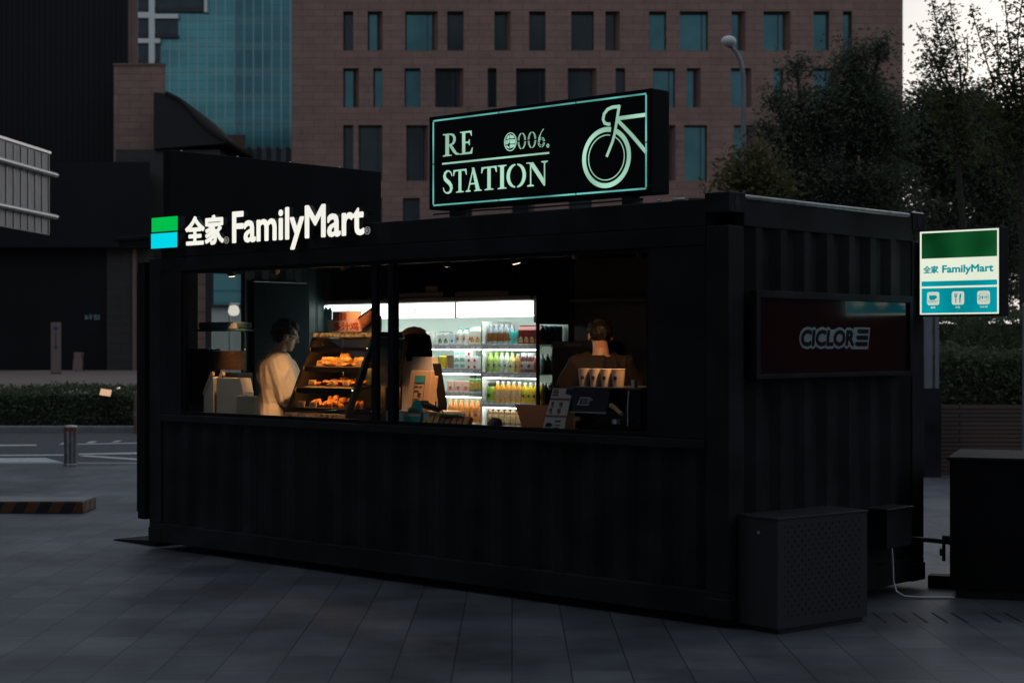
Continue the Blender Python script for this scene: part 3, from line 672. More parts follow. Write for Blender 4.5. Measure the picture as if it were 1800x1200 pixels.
# ------------------------------------------------------------------ the kiosk: a converted shipping container
L_, W_, Z0, Z1 = 6.06, 2.44, .06, 2.69
K = kthing('container_kiosk', 'black shipping container kiosk with a wide serving window', 'kiosk')
def corrug(u0, u1, z0, z1, along, off, depth=.036, pitch=.278):
    """trapezoid corrugated sheet; along 'x' -> at y=off, along 'y' -> at x=off; depth towards +normal axis"""
    pts = []; uu = u0; k = 0
    seg = (.25, .25, .25, .25)
    while uu < u1 - 1e-6:
        for j, (du, dd) in enumerate(((.0, 0), (.26, 0), (.5, 1), (.76, 1))):
            q = uu + du * pitch
            if q > u1: break
            pts.append((q, dd * depth))
        uu += pitch
    pts.append((u1, 0))
    vs = []; fs = []
    for (q, d) in pts:
        for z in (z0, z1): vs.append((q, off + d, z) if along == 'x' else (off + d, q, z))
    for i in range(len(pts) - 1): fs.append((2 * i, 2 * i + 2, 2 * i + 3, 2 * i + 1))
    return vs, fs
part(MB().bbox(0, L_, 0, .11, Z0, .22, .006).bbox(0, L_, W_ - .11, W_, Z0, .22, .006).bbox(0, .11, .11, W_ - .11, Z0, .22, .006).bbox(L_ - .11, L_, .11, W_ - .11, Z0, .22, .006), 'base_rail', 'green_black', K)
part(MB().box(.11, L_ - .11, .11, W_ - .11, .10, .15), 'floor', 'inner_black', K)
for (x, y) in ((0, 0), (L_ - .17, 0), (0, W_ - .17), (L_ - .17, W_ - .17)):
    part(MB().bbox(x, x + .17, y, y + .17, .22, 2.49, .008), 'corner_post', 'green_black', K)
    for z in (Z0 - .005, 2.57):
        c = MB().bbox(x - .006, x + .178, y - .006, y + .178, z, z + .125, .006)
        part(c, 'corner_casting', 'green_black', K)
        fx = x - .0075 if x < 1 else x + .1795
        part(MB().lathe([(.028, 0), (.028, .003)], n=14, T=Matrix.Translation((fx - (.0015), y + .085, z + .062)) @ Matrix.Rotation(R(90), 4, 'Y') @ Matrix.Scale(1.5, 4, (1, 0, 0))), 'casting_hole', 'inner_black', K)
part(MB().bbox(.17, L_ - .17, 0, .09, 2.49, 2.66, .006), 'top_rail', 'green_black', K)
part(MB().bbox(.17, L_ - .17, W_ - .09, W_, 2.49, 2.66, .006), 'top_rail', 'green_black', K)
part(MB().bbox(0, .09, .17, W_ - .17, 2.49, 2.66, .006), 'top_rail', 'green_black', K)
part(MB().bbox(L_ - .09, L_, .17, W_ - .17, 2.49, 2.655, .006), 'top_rail', 'green_black', K)
part(MB().box(.09, L_ - .09, .09, W_ - .09, 2.60, 2.64), 'roof', 'green_black', K)
part(MB().box(.09, L_ - .09, .09, W_ - .09, 2.475, 2.488), 'ceiling', 'inner_black', K)
v, f = corrug(.17, L_ - .17, .22, 1.10, 'x', .02); part(MB().add(v, f), 'lower_front_wall', 'green_black', K)
part(MB().bbox(.17, L_ - .17, -.015, .075, 1.098, 1.158, .006), 'window_sill', 'green_black', K)
part(MB().bbox(.17, .455, .0, .07, 1.158, 2.345, .005), 'side_panel', 'black_paint', K)
part(MB().bbox(5.44, L_ - .17, .0, .07, 1.158, 2.372, .005), 'side_panel', 'black_paint', K)
part(MB().bbox(.17, L_ - .17, -.004, .076, 2.372, 2.488, .005), 'window_header', 'black_paint', K)
v, f = corrug(.17, W_ - .17, .22, 2.49, 'y', L_ - .05, .045); part(MB().add(v, f), 'end_wall', 'green_black', K)
part(MB().box(L_ - .075, L_ - .066, .17, W_ - .17, .15, 2.47), 'end_lining', 'inner_brown', K)
v, f = corrug(.17, L_ - .17, .22, 2.49, 'x', W_ - .05, .036); part(MB().add(v, f), 'rear_wall', 'green_black', K)
part(MB().box(2.80, L_ - .08, W_ - .075, W_ - .066, .15, 2.47), 'rear_lining', 'inner_brown', K)
# service end with its doorway: y .335 .. 1.0
v, f = corrug(1.06, W_ - .17, .22, 2.49, 'y', .02, .036); part(MB().add(v, f), 'service_wall', 'inner_wall', K)
part(MB().box(.0, .06, .17, .30, .22, 2.49), 'door_jamb', 'black_paint', K); part(MB().box(.0, .06, .995, 1.06, .22, 2.49), 'door_jamb', 'inner_wall', K)
part(MB().box(.002, .058, .30, .995, 2.385, 2.49), 'door_header', 'black_paint', K)
# sliding door leaf parked outside the end, its rail and the little canopy
dl = part(MB().bbox(-.185, -.135, .0, .62, .30, 2.385, .006), 'sliding_door', 'black_paint', K)
part(MB().bbox(-.13, -.10, .02, .62, .27, .33, .004).bbox(-.13, -.06, .02, .62, 2.385, 2.43, .004), 'door_rail', 'black_board', K)
part(MB().bbox(-.125, -.02, -.03, .05, .245, 2.46, .004), 'door_post', 'black_board', K)
part(MB().bbox(-.95, -.006, .28, 1.25, 2.69, 2.725, .006).box(-.9, -.004, .30, .36, 2.63, 2.69).box(-.9, -.004, 1.15, 1.21, 2.63, 2.69), 'door_canopy', 'black_paint', K)
# roof edge trim catching the sky
part(MB().tube([(L_ - .005, .17, 2.672), (L_ - .005, 1.2, 2.671), (L_ - .005, W_ - .22, 2.672)], .017, 10).tube([(L_ - .005, W_ - .17, 2.694), (L_ - .005, W_ - .01, 2.694)], .009, 8), 'edge_trim', 'rim', K, True)
part(MB().tube([(5.62, .02, 2.668), (5.72, .02, 2.668)], .012, 8).tube([(5.5, .015, 2.672), (5.53, .015, 2.672)], .008, 8), 'edge_trim', 'rim', K, True)
# window frame and sliding panes
wf = MB().bbox(.455, 5.44, .014, .062, 1.159, 1.185, .003).bbox(.455, 5.44, .012, .060, 2.345, 2.371, .003)
wf.bbox(.455, .490, .016, .058, 1.185, 2.345, .003).bbox(3.005, 3.065, -.004, .058, 1.185, 2.345, .004).bbox(2.80, 2.862, .02, .056, 1.185, 2.345, .004).bbox(5.41, 5.44, .016, .058, 1.185, 2.345, .003)
fr = part(wf, 'window_frame', 'black_board', K)
part(MB().box(.490, 2.80, .034, .040, 1.185, 2.345), 'pane', 'win_glass', fr); part(MB().box(2.862, 3.005, .034, .040, 1.185, 2.345), 'pane', 'win_glass', fr)
rp = tag(MB().prism([(-.68, 0.002), (-.68, .012), (-.03, .05), (-.03, .002)], .10, .95, 'xz').build('door_ramp', 'black_paint'), 'black wedge ramp on the paving at the kiosk service door', 'ramp')
rp.location = KO; rp.rotation_euler = (0, 0, KROT)

# ------------------------------------------------------------------ framed advert panel on the end wall
M['maroon_gloss'] = mat('maroon_gloss', (.036, .008, .009), .13, spec=.5, var=(1.3, .7, 1.4), coat=.2)
M['sticker_grey'] = mat('sticker_grey', (.36, .40, .43), .5); M['sticker_dark'] = mat('sticker_dark', (.016, .010, .011), .3)
ad = kthing('advert_panel', 'framed dark maroon panel with grey outlined lettering on the container end', 'panel', (L_ + .012, 0, 0))
part(MB().bbox(0, .05, .215, 2.17, 2.045, 2.092, .004).bbox(0, .05, .215, 2.17, 1.535, 1.566, .004).bbox(0, .05, .215, .262, 1.566, 2.045, .004).bbox(0, .05, 2.13, 2.17, 1.566, 2.045, .004), 'frame', 'green_black', ad)
part(MB().box(.002, .030, .262, 2.13, 1.566, 2.045), 'face', 'maroon_gloss', ad)
y0, y1, z0, z1 = .728, 1.415, 1.722, 1.868
V, F = text2d('CICLOR', y0, y1, z0, z1, bold=.16, shear=.12, d=.002)
V0, F0 = text2d('CICLOR', y0 + .018, y1 - .014, z0 + .018, z1 - .018, bold=.066, shear=.12, d=.0036)
mo = MB().add(V, F, T=Matrix.Translation((.0302, 0, 0)) @ TEND)
mo.prism([(1.375, 1.720), (1.585, 1.720), (1.612, 1.868), (1.398, 1.868)], .0303, .0318, 'yz')
mo.prism([(.77, 1.738), (1.40, 1.738), (1.42, 1.852), (.79, 1.852)], .0301, .0312, 'yz')
part(mo, 'lettering_outline', 'sticker_grey', ad)
mi = MB().add(V0, F0, T=Matrix.Translation((.0302, 0, 0)) @ TEND)
for i, zz in enumerate((1.740, 1.783, 1.826)):
    s = (zz - 1.722) * .16
    mi.prism([(1.428 + s + .01 * i, zz), (1.570 + s, zz), (1.570 + s + .005, zz + .030), (1.420 + s + .01 * i, zz + .030), (1.412 + s + .008 * i, zz + .015)], .0302, .0338, 'yz')
part(mi, 'lettering', 'sticker_dark', ad)

# ------------------------------------------------------------------ projecting lit blade sign
M['lit_white'] = emis('lit_white', (.86, .92, .74), .92, var=(1.4, .92, 1.05)); M['lit_teal'] = emis('lit_teal', (.0, .33, .40), .95, var=(2.2, .75, 1.1))
M['lit_green'] = emis('lit_green', (.005, .075, .02), .95, var=(2.5, .45, 1.25)); M['lit_text'] = emis('lit_text', (.0, .30, .34), .9); M['lit_icon'] = emis('lit_icon', (.66, .70, .58), .9)
bs_ = kthing('blade_sign', 'square lit blade sign with green and teal bands fixed to the container end', 'sign', (6.105, 2.30, 0))
SW, S0, S1 = .602, 1.965, 2.556                                    # sheet width and height range
part(MB().bbox(-.012, SW + .012, .004, .13, S0 - .014, S1 + .014, .006), 'case', 'black_paint', bs_)
part(MB().box(.0, SW, -.002, .003, S0, S1), 'face', 'lit_white', bs_)
part(MB().box(-.06, -.012, .04, .10, 2.10, 2.16).box(-.06, -.012, .04, .10, 2.38, 2.44), 'bracket', 'dark_steel', bs_)
part(MB().box(.015, SW - .010, -.005, -.0025, S0 + .398, S1 - .012), 'green_band', 'lit_green', bs_)
part(MB().box(.015, SW - .010, -.005, -.0025, S0 + .200, S0 + .236).box(.015, SW - .010, -.005, -.0025, S0 + .010, S0 + .186), 'teal_band', 'lit_teal', bs_)
V, F = text2d('全家', .028, .146, S0 + .292, S0 + .346, bold=.035, d=.003); mt = MB().add(V, F, T=Matrix.Translation((0, -.003, 0)))
V, F = text2d('FamilyMart', .176, .566, S0 + .293, S0 + .347, bold=.045, ref='F', d=.003); mt.add(V, F, T=Matrix.Translation((0, -.003, 0)))
part(mt, 'lettering', 'lit_text', bs_)
ic = MB(); ig = MB(); iw = MB()
for x in (.060, .252, .446):
    r = .016; w_ = .094; zc = S0 + .066; pl = []
    for cx, cz, a0 in ((x + w_ - r, zc + w_ - r, 0), (x + r, zc + w_ - r, 90), (x + r, zc + r, 180), (x + w_ - r, zc + r, 270)):
        for k in range(5): a = R(a0 + k * 22.5); pl.append((cx + r * math.cos(a), cz + r * math.sin(a)))
    part(MB().prism(pl, -.008, -.0052), 'icon_tile', 'lit_icon', bs_)
zc = S0 + .066
ig.prism([(.078, zc + .070), (.078, zc + .048), (.086, zc + .036), (.116, zc + .036), (.126, zc + .044), (.138, zc + .052), (.138, zc + .062), (.126, zc + .070)], -.011, -.0082)
ig.box(.070, .142, -.011, -.0082, zc + .024, zc + .029)
for dx in (-.008, 0, .008): ig.box(.284 + dx - .002, .284 + dx + .002, -.011, -.0082, zc + .062, zc + .082)
ig.box(.274, .294, -.0112, -.0084, zc + .054, zc + .062); ig.box(.281, .287, -.011, -.0082, zc + .014, zc + .054)
ig.prism([(.312, zc + .014), (.319, zc + .014), (.321, zc + .048), (.326, zc + .060), (.322, zc + .082), (.313, zc + .070), (.311, zc + .045)], -.011, -.0082)
V, F = text2d('24', .456, .492, zc + .036, zc + .062, bold=.02, d=.0028); ig.add(V, F, T=Matrix.Translation((0, -.0082, 0)))
V, F = text2d('小时', .496, .526, zc + .038, zc + .060, d=.0028); ig.add(V, F, T=Matrix.Translation((0, -.0082, 0)))
pts = [(.493 + .041 * math.cos(R(a)), -.0095, zc + .049 + .028 * math.sin(R(a))) for a in range(-150, 160, 15)]; ig.tube(pts, .0012, 5)
for t_, x in (('咖啡', .088), ('美食', .280), ('24小时', .466)):
    V, F = text2d(t_, x, x + (.036 if len(t_) < 3 else .058), S0 + .042, S0 + .056, d=.0028); part(MB().add(V, F, T=Matrix.Translation((0, -.0052, 0))), 'caption', 'lit_icon', bs_)
part(ig, 'icon_pictures', 'lit_text', bs_)

# ------------------------------------------------------------------ channel letter sign over the window
M['lit_letter'] = emis('lit_letter', (1, .985, .88), .93, var=(1.5, .95, 1.03)); M['lit_flag_green'] = emis('lit_flag_green', (.0, .52, .075), .98); M['lit_flag_cyan'] = emis('lit_flag_cyan', (.0, .70, .84), .98)
M['letter_side'] = mat('letter_side', (.030, .032, .035), .6)
cs = kthing('channel_letter_sign', 'long lit white channel letter sign with green and cyan blocks over the window', 'sign', (0, -.08, 0))
def two(mb_args, name, m_front, T=None):
    pass
g1 = part(MB().box(.155, .519, .003, .078, 2.706, 2.826), 'green_block_can', 'letter_side', cs); part(MB().box(.155, .519, -.003, .002, 2.706, 2.826), 'green_block', 'lit_flag_green', cs)
part(MB().box(.147, .513, .003, .078, 2.566, 2.692), 'cyan_block_can', 'letter_side', cs); part(MB().box(.147, .513, -.003, .002, 2.566, 2.692), 'cyan_block', 'lit_flag_cyan', cs)
def channel(body, x0, x1, z0, z1, bold, ref, name):
    V, F = text2d(body, x0, x1, z0, z1, bold=bold, ref=ref, d=.040); part(MB().add(V, F, T=Matrix.Translation((0, .0440, 0))), name + '_can', 'letter_side', cs)
    V, F = text2d(body, x0, x1, z0, z1, bold=bold, ref=ref, d=.004); part(MB().add(V, F, T=Matrix.Translation((0, .003, 0))), name, 'lit_letter', cs)
channel('全家', .625, 1.145, 2.566, 2.812, .035, None, 'chinese_lettering')
channel('FamilyMart', 1.254, 2.830, 2.568, 2.822, .030, 'F', 'latin_lettering')
M['reg_mark'] = emis('reg_mark', (.6, .6, .55), .35)
V, F = text2d('®', 1.150, 1.215, 2.566, 2.626, d=.004); rm = MB().add(V, F); V, F = text2d('®', 2.835, 2.900, 2.566, 2.626, d=.004); rm.add(V, F); part(rm, 'registered_mark', 'reg_mark', cs)
part(MB().bbox(.10, 2.80, .08, .12, 2.60, 2.64, .004).bbox(.10, 2.80, .08, .12, 2.73, 2.76, .004), 'mounting_bar', 'black_board', cs)
# black billboard standing across the roof, seen from its rear
bbd = kthing('roof_billboard', 'tall plain black board standing across the container roof', 'billboard', (.33, 0, 0))
part(MB().bbox(-.10, 0, -.02, 2.42, 2.695, 3.40, .006), 'case', 'black_board', bbd)
part(MB().box(-.09, -.01, .2, .28, 2.64, 2.695).box(-.09, -.01, 2.1, 2.18, 2.64, 2.695), 'foot', 'dark_steel', bbd)
for i in range(4): part(MB().lathe([(.010, 0), (.010, .008), (.004, .012)], (-.03, .12 + i * .6, 3.399), 8), 'bolt', 'white_paint', bbd)

# ------------------------------------------------------------------ cut-out lit sign with the bicycle
M['lit_mint'] = emis('lit_mint', (.40, .72, .54), .95, var=(2.6, .70, 1.12)); M['lit_mint_deep'] = emis('lit_mint_deep', (.13, .50, .45), .85, var=(3.0, .6, 1.4))
st = kthing('station_sign', 'wide black lightbox sign with cut-out mint lettering and bicycle on the roof', 'sign', (0, .10, 0))
part(MB().bbox(3.335, 5.392, .0, .185, 2.735, 3.412, .006), 'case', 'black_board', st)
part(MB().box(3.5, 3.58, .05, .14, 2.64, 2.735).box(5.1, 5.18, .05, .14, 2.64, 2.735).tube([(3.36, .02, 2.70), (3.9, .01, 2.705), (4.4, .015, 2.695), (5.3, .02, 2.70)], .006, 6), 'foot', 'dark_steel', st)
_dep = [0.0]
class Cut:
    """pieces of backlit cut-out; each a hair prouder than the last so that none share a plane"""
    def __init__(s): s.mb = MB(); s.k = 0
    def poly(s, p):
        s.k += 1; s.mb.prism(p, -.002 - .00006 * s.k, -.0005); return s
    def stroke(s, pts, wd):
        n = len(pts); wd = wd if isinstance(wd, (list, tuple)) else [wd] * n; a = []; b = []
        for i in range(n):
            p0 = pts[max(i - 1, 0)]; p1 = pts[min(i + 1, n - 1)]; dx, dz = p1[0] - p0[0], p1[1] - p0[1]; l = math.hypot(dx, dz) or 1
            nx, nz = -dz / l, dx / l
            a.append((pts[i][0] + nx * wd[i] / 2, pts[i][1] + nz * wd[i] / 2)); b.append((pts[i][0] - nx * wd[i] / 2, pts[i][1] - nz * wd[i] / 2))
        s.k += 1; d = -.002 - .00006 * s.k
        vs = [(x, d, z) for x, z in a] + [(x, d, z) for x, z in b] + [(x, -.0005, z) for x, z in a] + [(x, -.0005, z) for x, z in b]
        fs = []
        for i in range(n - 1):
            fs += [(i, n + i, n + i + 1, i + 1), (2 * n + i, 2 * n + i + 1, 3 * n + i + 1, 3 * n + i), (i, i + 1, 2 * n + i + 1, 2 * n + i), (n + i, 3 * n + i, 3 * n + i + 1, n + i + 1)]
        s.mb.add(vs, fs); return s
def arc(cx, cz, rx, rz, a0, a1, n=24): return [(cx + rx * math.cos(R(a0 + (a1 - a0) * i / n)), cz + rz * math.sin(R(a0 + (a1 - a0) * i / n))) for i in range(n + 1)]
def glyph(c, ch, x, z, w, h):
    """serif capitals drawn as solid outlines on a unit box"""
    def P(pts): c.poly([(x + u * w, z + v * h) for u, v in pts])
    def S(pts, wd): c.stroke([(x + u * w, z + v * h) for u, v in pts], [q * h for q in wd] if isinstance(wd, (list, tuple)) else wd * h)
    def serif(u0, u1, v, up):
        t = .035; s = 1 if up else -1
        P([(u0, v), (u1, v), (u1, v + s * t), ((u0 + u1) / 2 + .16 * (u1 - u0), v + s * t * 2.2), ((u0 + u1) / 2 - .16 * (u1 - u0), v + s * t * 2.2), (u0, v + s * t)])
    if ch == 'I': P([(.30, .05), (.70, .05), (.70, .95), (.30, .95)]); serif(0, 1, 0, True); serif(0, 1, 1, False)
    if ch == 'T':
        P([(.40, .05), (.60, .05), (.60, .94), (.40, .94)]); serif(.22, .78, 0, True)
        P([(.02, .99), (.98, 1.0), (1.0, .74), (.96, .74), (.88, .90), (.78, .93), (.22, .93), (.12, .90), (.04, .74), (0, .74)])
    if ch == 'E':
        P([(.16, .05), (.40, .05), (.40, .95), (.16, .95)]); P([(0, 1), (.90, 1), (.92, .78), (.88, .78), (.78, .925), (.40, .93), (.0, .955)])
        P([(0, 0), (.94, 0), (1, .26), (.95, .26), (.80, .085), (.40, .075), (0, .045)]); P([(.40, .545), (.66, .545), (.72, .63), (.76, .63), (.76, .37), (.72, .37), (.66, .475), (.40, .475)])
    if ch == 'R':
        P([(.15, .05), (.36, .05), (.36, .95), (.15, .95)]); serif(0, .52, 0, True); P([(0, 1), (.40, 1), (.40, .93), (.15, .93), (0, .955)])
        S([(.36, .965), (.50, .955), (.62, .90), (.69, .79), (.685, .66), (.62, .555), (.50, .50), (.36, .49)], [.06, .08, .125, .15, .15, .12, .075, .055])
        S([(.40, .50), (.52, .38), (.66, .20), (.80, .07), (1.0, .03)], [.10, .15, .15, .11, .04])
    if ch == 'S':
        S([(.90, .74), (.87, .80), (.80, .90), (.62, .975), (.42, .975), (.24, .90), (.17, .77), (.24, .64), (.44, .54), (.64, .45), (.80, .33), (.84, .20), (.74, .075), (.54, .02), (.32, .035), (.14, .12), (.06, .27)],
          [.03, .04, .05, .06, .085, .125, .15, .17, .175, .175, .165, .145, .115, .08, .06, .05, .03])
    if ch == 'A':
        P([(.40, 1.02), (.54, 1.02), (.90, .05), (.66, .05)]); S([(.46, .93), (.16, .05)], .055); P([(.265, .36), (.63, .36), (.655, .30), (.245, .30)])
        serif(0, .32, 0, True); serif(.55, 1.02, 0, True)
    if ch == 'N':
        P([(.06, .99), (.30, .99), (.90, .20), (.90, -.02), (.85, -.02), (.14, .90)]); S([(.17, .93), (.17, .04)], .05); S([(.88, .96), (.88, .0)], .05)
        serif(0, .33, 0, True); serif(.72, 1.04, 1, False); P([(-.04, 1), (.12, 1), (.12, .95), (-.04, .96)])
    if ch == 'O':                                                  # stencil: two halves
        for a0, a1, s in ((97, 262, -1), (-83, 82, 1)):
            S([(.5 + .41 * math.cos(R(a0 + (a1 - a0) * i / 18)), .5 + .475 * math.sin(R(a0 + (a1 - a0) * i / 18))) for i in range(19)], [.05 + .125 * math.sin(math.pi * i / 18) for i in range(19)])
    if ch == '0':
        for a0, a1 in ((100, 175), (185, 260), (-80, -5), (5, 80)):
            for k, wd in ((1.0, .028), (.74, .022)):
                S([(.5 + .42 * k * math.cos(R(a0 + (a1 - a0) * i / 10)), .5 + (.5 - .07 * (1 - k)) * math.sin(R(a0 + (a1 - a0) * i / 10))) for i in range(11)], wd)
    if ch == '6':
        for du in (0, .14): S([(.80 - du * .3, 1.10), (.50, .90), (.22 + du * .6, .60), (.14 + du, .32)], .026)
        for k, wd in ((1.0, .028), (.66, .022)):
            for a0, a1 in ((100, 175), (185, 262), (-80, -8), (8, 82)):
                S([(.52 + .40 * k * math.cos(R(a0 + (a1 - a0) * i / 9)), .29 + .30 * k * math.sin(R(a0 + (a1 - a0) * i / 9))) for i in range(10)], wd)
cut = Cut()
glyph(cut, 'R', 3.480, 3.112, .170, .162); glyph(cut, 'E', 3.655, 3.112, .125, .164)
for ch, x, w_ in (('S', 3.478, .105), ('T', 3.585, .135), ('A', 3.710, .155), ('T', 3.865, .150), ('I', 4.025, .082), ('O', 4.108, .185), ('N', 4.305, .180)): glyph(cut, ch, x, 2.842, w_, .166)
cut.stroke([(3.475, 3.060), (4.505, 3.060)], .012)
part(cut.mb, 'lettering', 'lit_mint', st)
num = Cut()
for ch, x in (('0', 4.210), ('0', 4.305), ('6', 4.396)): glyph(num, ch, x, 3.107, .085 if ch == '0' else .074, .110)
num.stroke(arc(4.145, 3.165, .055, .062, 0, 360, 28), .006)
for p in ([(4.108, 3.185), (4.135, 3.190), (4.135, 3.212), (4.120, 3.207)], [(4.141, 3.190), (4.183, 3.186), (4.175, 3.206), (4.141, 3.216)], [(4.100, 3.150), (4.112, 3.150), (4.112, 3.178), (4.101, 3.178)], [(4.118, 3.150), (4.135, 3.163), (4.135, 3.183), (4.118, 3.180)],
          [(4.142, 3.152), (4.190, 3.150), (4.190, 3.178), (4.142, 3.183)], [(4.142, 3.120), (4.183, 3.128), (4.188, 3.144), (4.142, 3.146)], [(4.106, 3.132), (4.134, 3.118), (4.134, 3.128), (4.112, 3.144)]): num.poly(p)
num.stroke(arc(4.494, 3.110, .009, .011, 0, 360, 12), .005)
part(num.mb, 'number', 'lit_mint', st)
bd_ = Cut(); e = .011
for (a, b2) in ((3.381, 4.030), (4.040, 4.740), (4.750, 5.343)):
    bd_.stroke([(a, 3.379), (b2, 3.379)], e); bd_.stroke([(a, 2.764), (b2, 2.764)], e)
for x in (3.381, 5.343): bd_.stroke([(x, 2.772), (x, 3.060)], .012); bd_.stroke([(x, 3.068), (x, 3.372)], .012)
part(bd_.mb, 'border', 'lit_mint_deep', st)
bk = Cut(); cx, cz = 5.009, 2.990
bk.stroke(arc(cx, cz, .192, .186, 78, 427, 60), .032); bk.stroke(arc(cx, cz, .153, .149, 78, 428, 60), .006)
bk.stroke([(5.012, 2.995), (5.062, 3.090), (5.080, 3.140), (5.120, 3.325)], [.019, .020, .020, .022])
bk.stroke([(5.125, 3.318), (5.060, 3.318), (5.020, 3.308), (4.990, 3.280), (4.982, 3.245), (4.996, 3.218), (5.030, 3.208), (5.044, 3.209)], .022)
bk.stroke([(5.106, 3.240), (5.343, 3.243)], [.025, .025]); bk.stroke([(5.098, 3.235), (5.225, 3.120), (5.343, 3.000)], [.024, .026, .026])
part(bk.mb, 'bicycle_emblem', 'lit_mint', st)

# ------------------------------------------------------------------ around the container foot
M['perforated'] = mat('perforated', (.046, .047, .051), .5); tt = M['perforated'].node_tree; bs = tt.nodes['Principled BSDF']
tc = tt.nodes.new('ShaderNodeTexCoord'); sp = tt.nodes.new('ShaderNodeSeparateXYZ'); tt.links.new(tc.outputs['Object'], sp.inputs[0])
def mth(op, a, b=None):
    n = tt.nodes.new('ShaderNodeMath'); n.operation = op
    for i, q in enumerate((a, b)):
        if q is None: continue
        if isinstance(q, (int, float)): n.inputs[i].default_value = q
        else: tt.links.new(q, n.inputs[i])
    return n.outputs[0]
ph, pvv = .062, .030
row = mth('FLOOR', mth('DIVIDE', sp.outputs[2], pvv)); odd = mth('MULTIPLY', mth('MODULO', row, 2), .5)
fx = mth('SUBTRACT', mth('FRACT', mth('ADD', mth('DIVIDE', sp.outputs[0], ph), odd)), .5); fz_ = mth('SUBTRACT', mth('FRACT', mth('DIVIDE', sp.outputs[2], pvv)), .5)
d2 = mth('ADD', mth('POWER', mth('MULTIPLY', fx, ph), 2), mth('POWER', mth('MULTIPLY', fz_, pvv), 2))
hole = mth('LESS_THAN', d2, .0095 ** 2)
inb = mth('MULTIPLY', mth('MULTIPLY', mth('GREATER_THAN', sp.outputs[0], .06), mth('LESS_THAN', sp.outputs[0], .77)), mth('MULTIPLY', mth('GREATER_THAN', sp.outputs[2], .09), mth('LESS_THAN', sp.outputs[2], .66)))
xx = tt.nodes.new('ShaderNodeMix'); xx.data_type = 'RGBA'; xx.inputs['A'].default_value = (.046, .047, .051, 1); xx.inputs['B'].default_value = (.002, .002, .002, 1)
tt.links.new(mth('MULTIPLY', hole, inb), xx.inputs['Factor']); tt.links.new(xx.outputs['Result'], bs.inputs['Base Color'])
M['dark_lid'] = mat('dark_lid', (.045, .047, .050), .4, .2, var=(5, .8, 1.2))
pc = thing('perforated_cover', 'black perforated metal equipment cover standing at the container corner', 'equipment box', (1.603, 10.04, 0), math.atan2(.616, .787))
part(MB().bbox(0, .827, 0, .33, .03, .69, .006), 'body', 'perforated', pc)
part(MB().bbox(-.006, .833, -.006, .336, .69, .706, .003), 'lid', 'dark_lid', pc)
part(MB().box(.03, .80, .02, .30, 0, .03), 'plinth', 'inner_black', pc)
part(MB().bbox(-.014, -.0062, .14, .155, .60, .615, .002), 'sticker', 'white_paint', pc)
jb = kthing('junction_box', 'small dark junction box low on the container end wall', 'electrical box', (L_ + .01, 1.62, 0))
part(MB().bbox(-.02, .16, 0, .34, .36, .62, .008), 'body', 'green_black', jb)
part(MB().bbox(-.02, .172, -.01, .35, .62, .632, .004), 'lid', 'dark_lid', jb)
def cable(name, pts, r, m, label):
    c = MB().tube([kpt(*p) for p in pts], r, 8).build(name, m, None, True); tag(c, label, 'cable'); return c
cable('power_cable', [(6.16, 1.80, .38), (6.17, 1.80, .24), (6.175, 1.80, .12), (6.19, 1.81, .05), (6.24, 1.83, .018), (6.32, 1.90, .010), (6.42, 1.98, .010), (6.50, 2.06, .010)], .008, 'silver', 'pale grey power cable dropping from the junction box to the paving')
cable('supply_pipe', [(6.03, 2.20, .37), (6.16, 2.34, .355), (6.28, 2.46, .335), (6.42, 2.52, .34)], .018, 'black_plastic', 'thick black pipe bridging the container and the black cabinet')
wb = kthing('reddish_block', 'dark reddish block lying between container and cabinet', 'block', (6.10, 2.42, 0), R(20))
part(MB().bbox(0, .30, 0, .13, 0, .09, .006), 'block', mat('red_brown', (.05, .022, .018), .7, var=(6, .7, 1.3)), wb)  # small block in dark reddish brown

# ------------------------------------------------------------------ interior: counter, fridge
ct = kthing('counter', 'long dark service counter running inside the kiosk window', 'counter', (0, 0, 0))
part(MB().bbox(.30, 5.85, .085, .66, 1.10, 1.135, .004), 'worktop', 'counter', ct)
part(MB().box(.34, 5.80, .12, .60, .15, 1.10), 'cabinet', 'inner_black', ct)

M['fridge_lit'] = emis('fridge_lit', (.93, 1.0, .98), 2.8); M['fridge_logo'] = emis('fridge_logo', (.88, .96, .93), 1.0); M['fridge_logo_green'] = emis('fridge_logo_green', (.80, .90, .70), 1.0)
M['fridge_strip'] = emis('fridge_strip', (.90, 1.0, .94), 12.0); M['price_rail'] = brick_mat('price_rail', (.42, .40, .43), (.80, .79, .80), (.30, .29, .31), (0, 2), .062, .03, .004, rough=.35, var=.1, bump=0)
fg = kthing('open_fridge', 'open display fridge with glowing white header and lit shelves of drinks', 'fridge', (0, 0, 0))
FX0, FX1, FY0, FY1 = .06, 2.74, 1.98, 2.385
part(MB().box(FX0, FX1, FY1 - .03, FY1, .2, 2.13), 'back_panel', 'mint', fg)
part(MB().box(FX0, FX0 + .02, FY0, FY1 - .03, .2, 2.13), 'side_panel', 'white_paint', fg)
part(MB().bbox(FX0, FX1 - .05, FY0 - .05, FY1 - .03, 2.125, 2.165, .004), 'canopy', 'inner_brown', fg)
part(MB().bbox(FX1 - .035, FX1, FY0 - .03, FY1 - .005, 1.935, 2.165, .004), 'side_header', 'inner_brown', fg)
part(MB().box(FX0, FX1, FY0 - .02, FY1 - .03, .2, 1.02), 'base', 'white_plastic', fg)
part(MB().bbox(FX1 - .020, FX1 + .004, FY0 - .02, FY0 + .006, 1.02, 1.94, .003).bbox(FX1 - .014, FX1, FY1 - .02, FY1 - .002, 1.02, 1.94, .003).bbox(FX1 - .014, FX1, FY0, FY1, 1.92, 1.936, .003), 'side_frame', 'black_plastic', fg)
part(MB().box(FX1 - .010, FX1 - .004, FY0 + .006, FY1 - .02, 1.02, 1.92), 'side_pane', 'case_glass', fg)
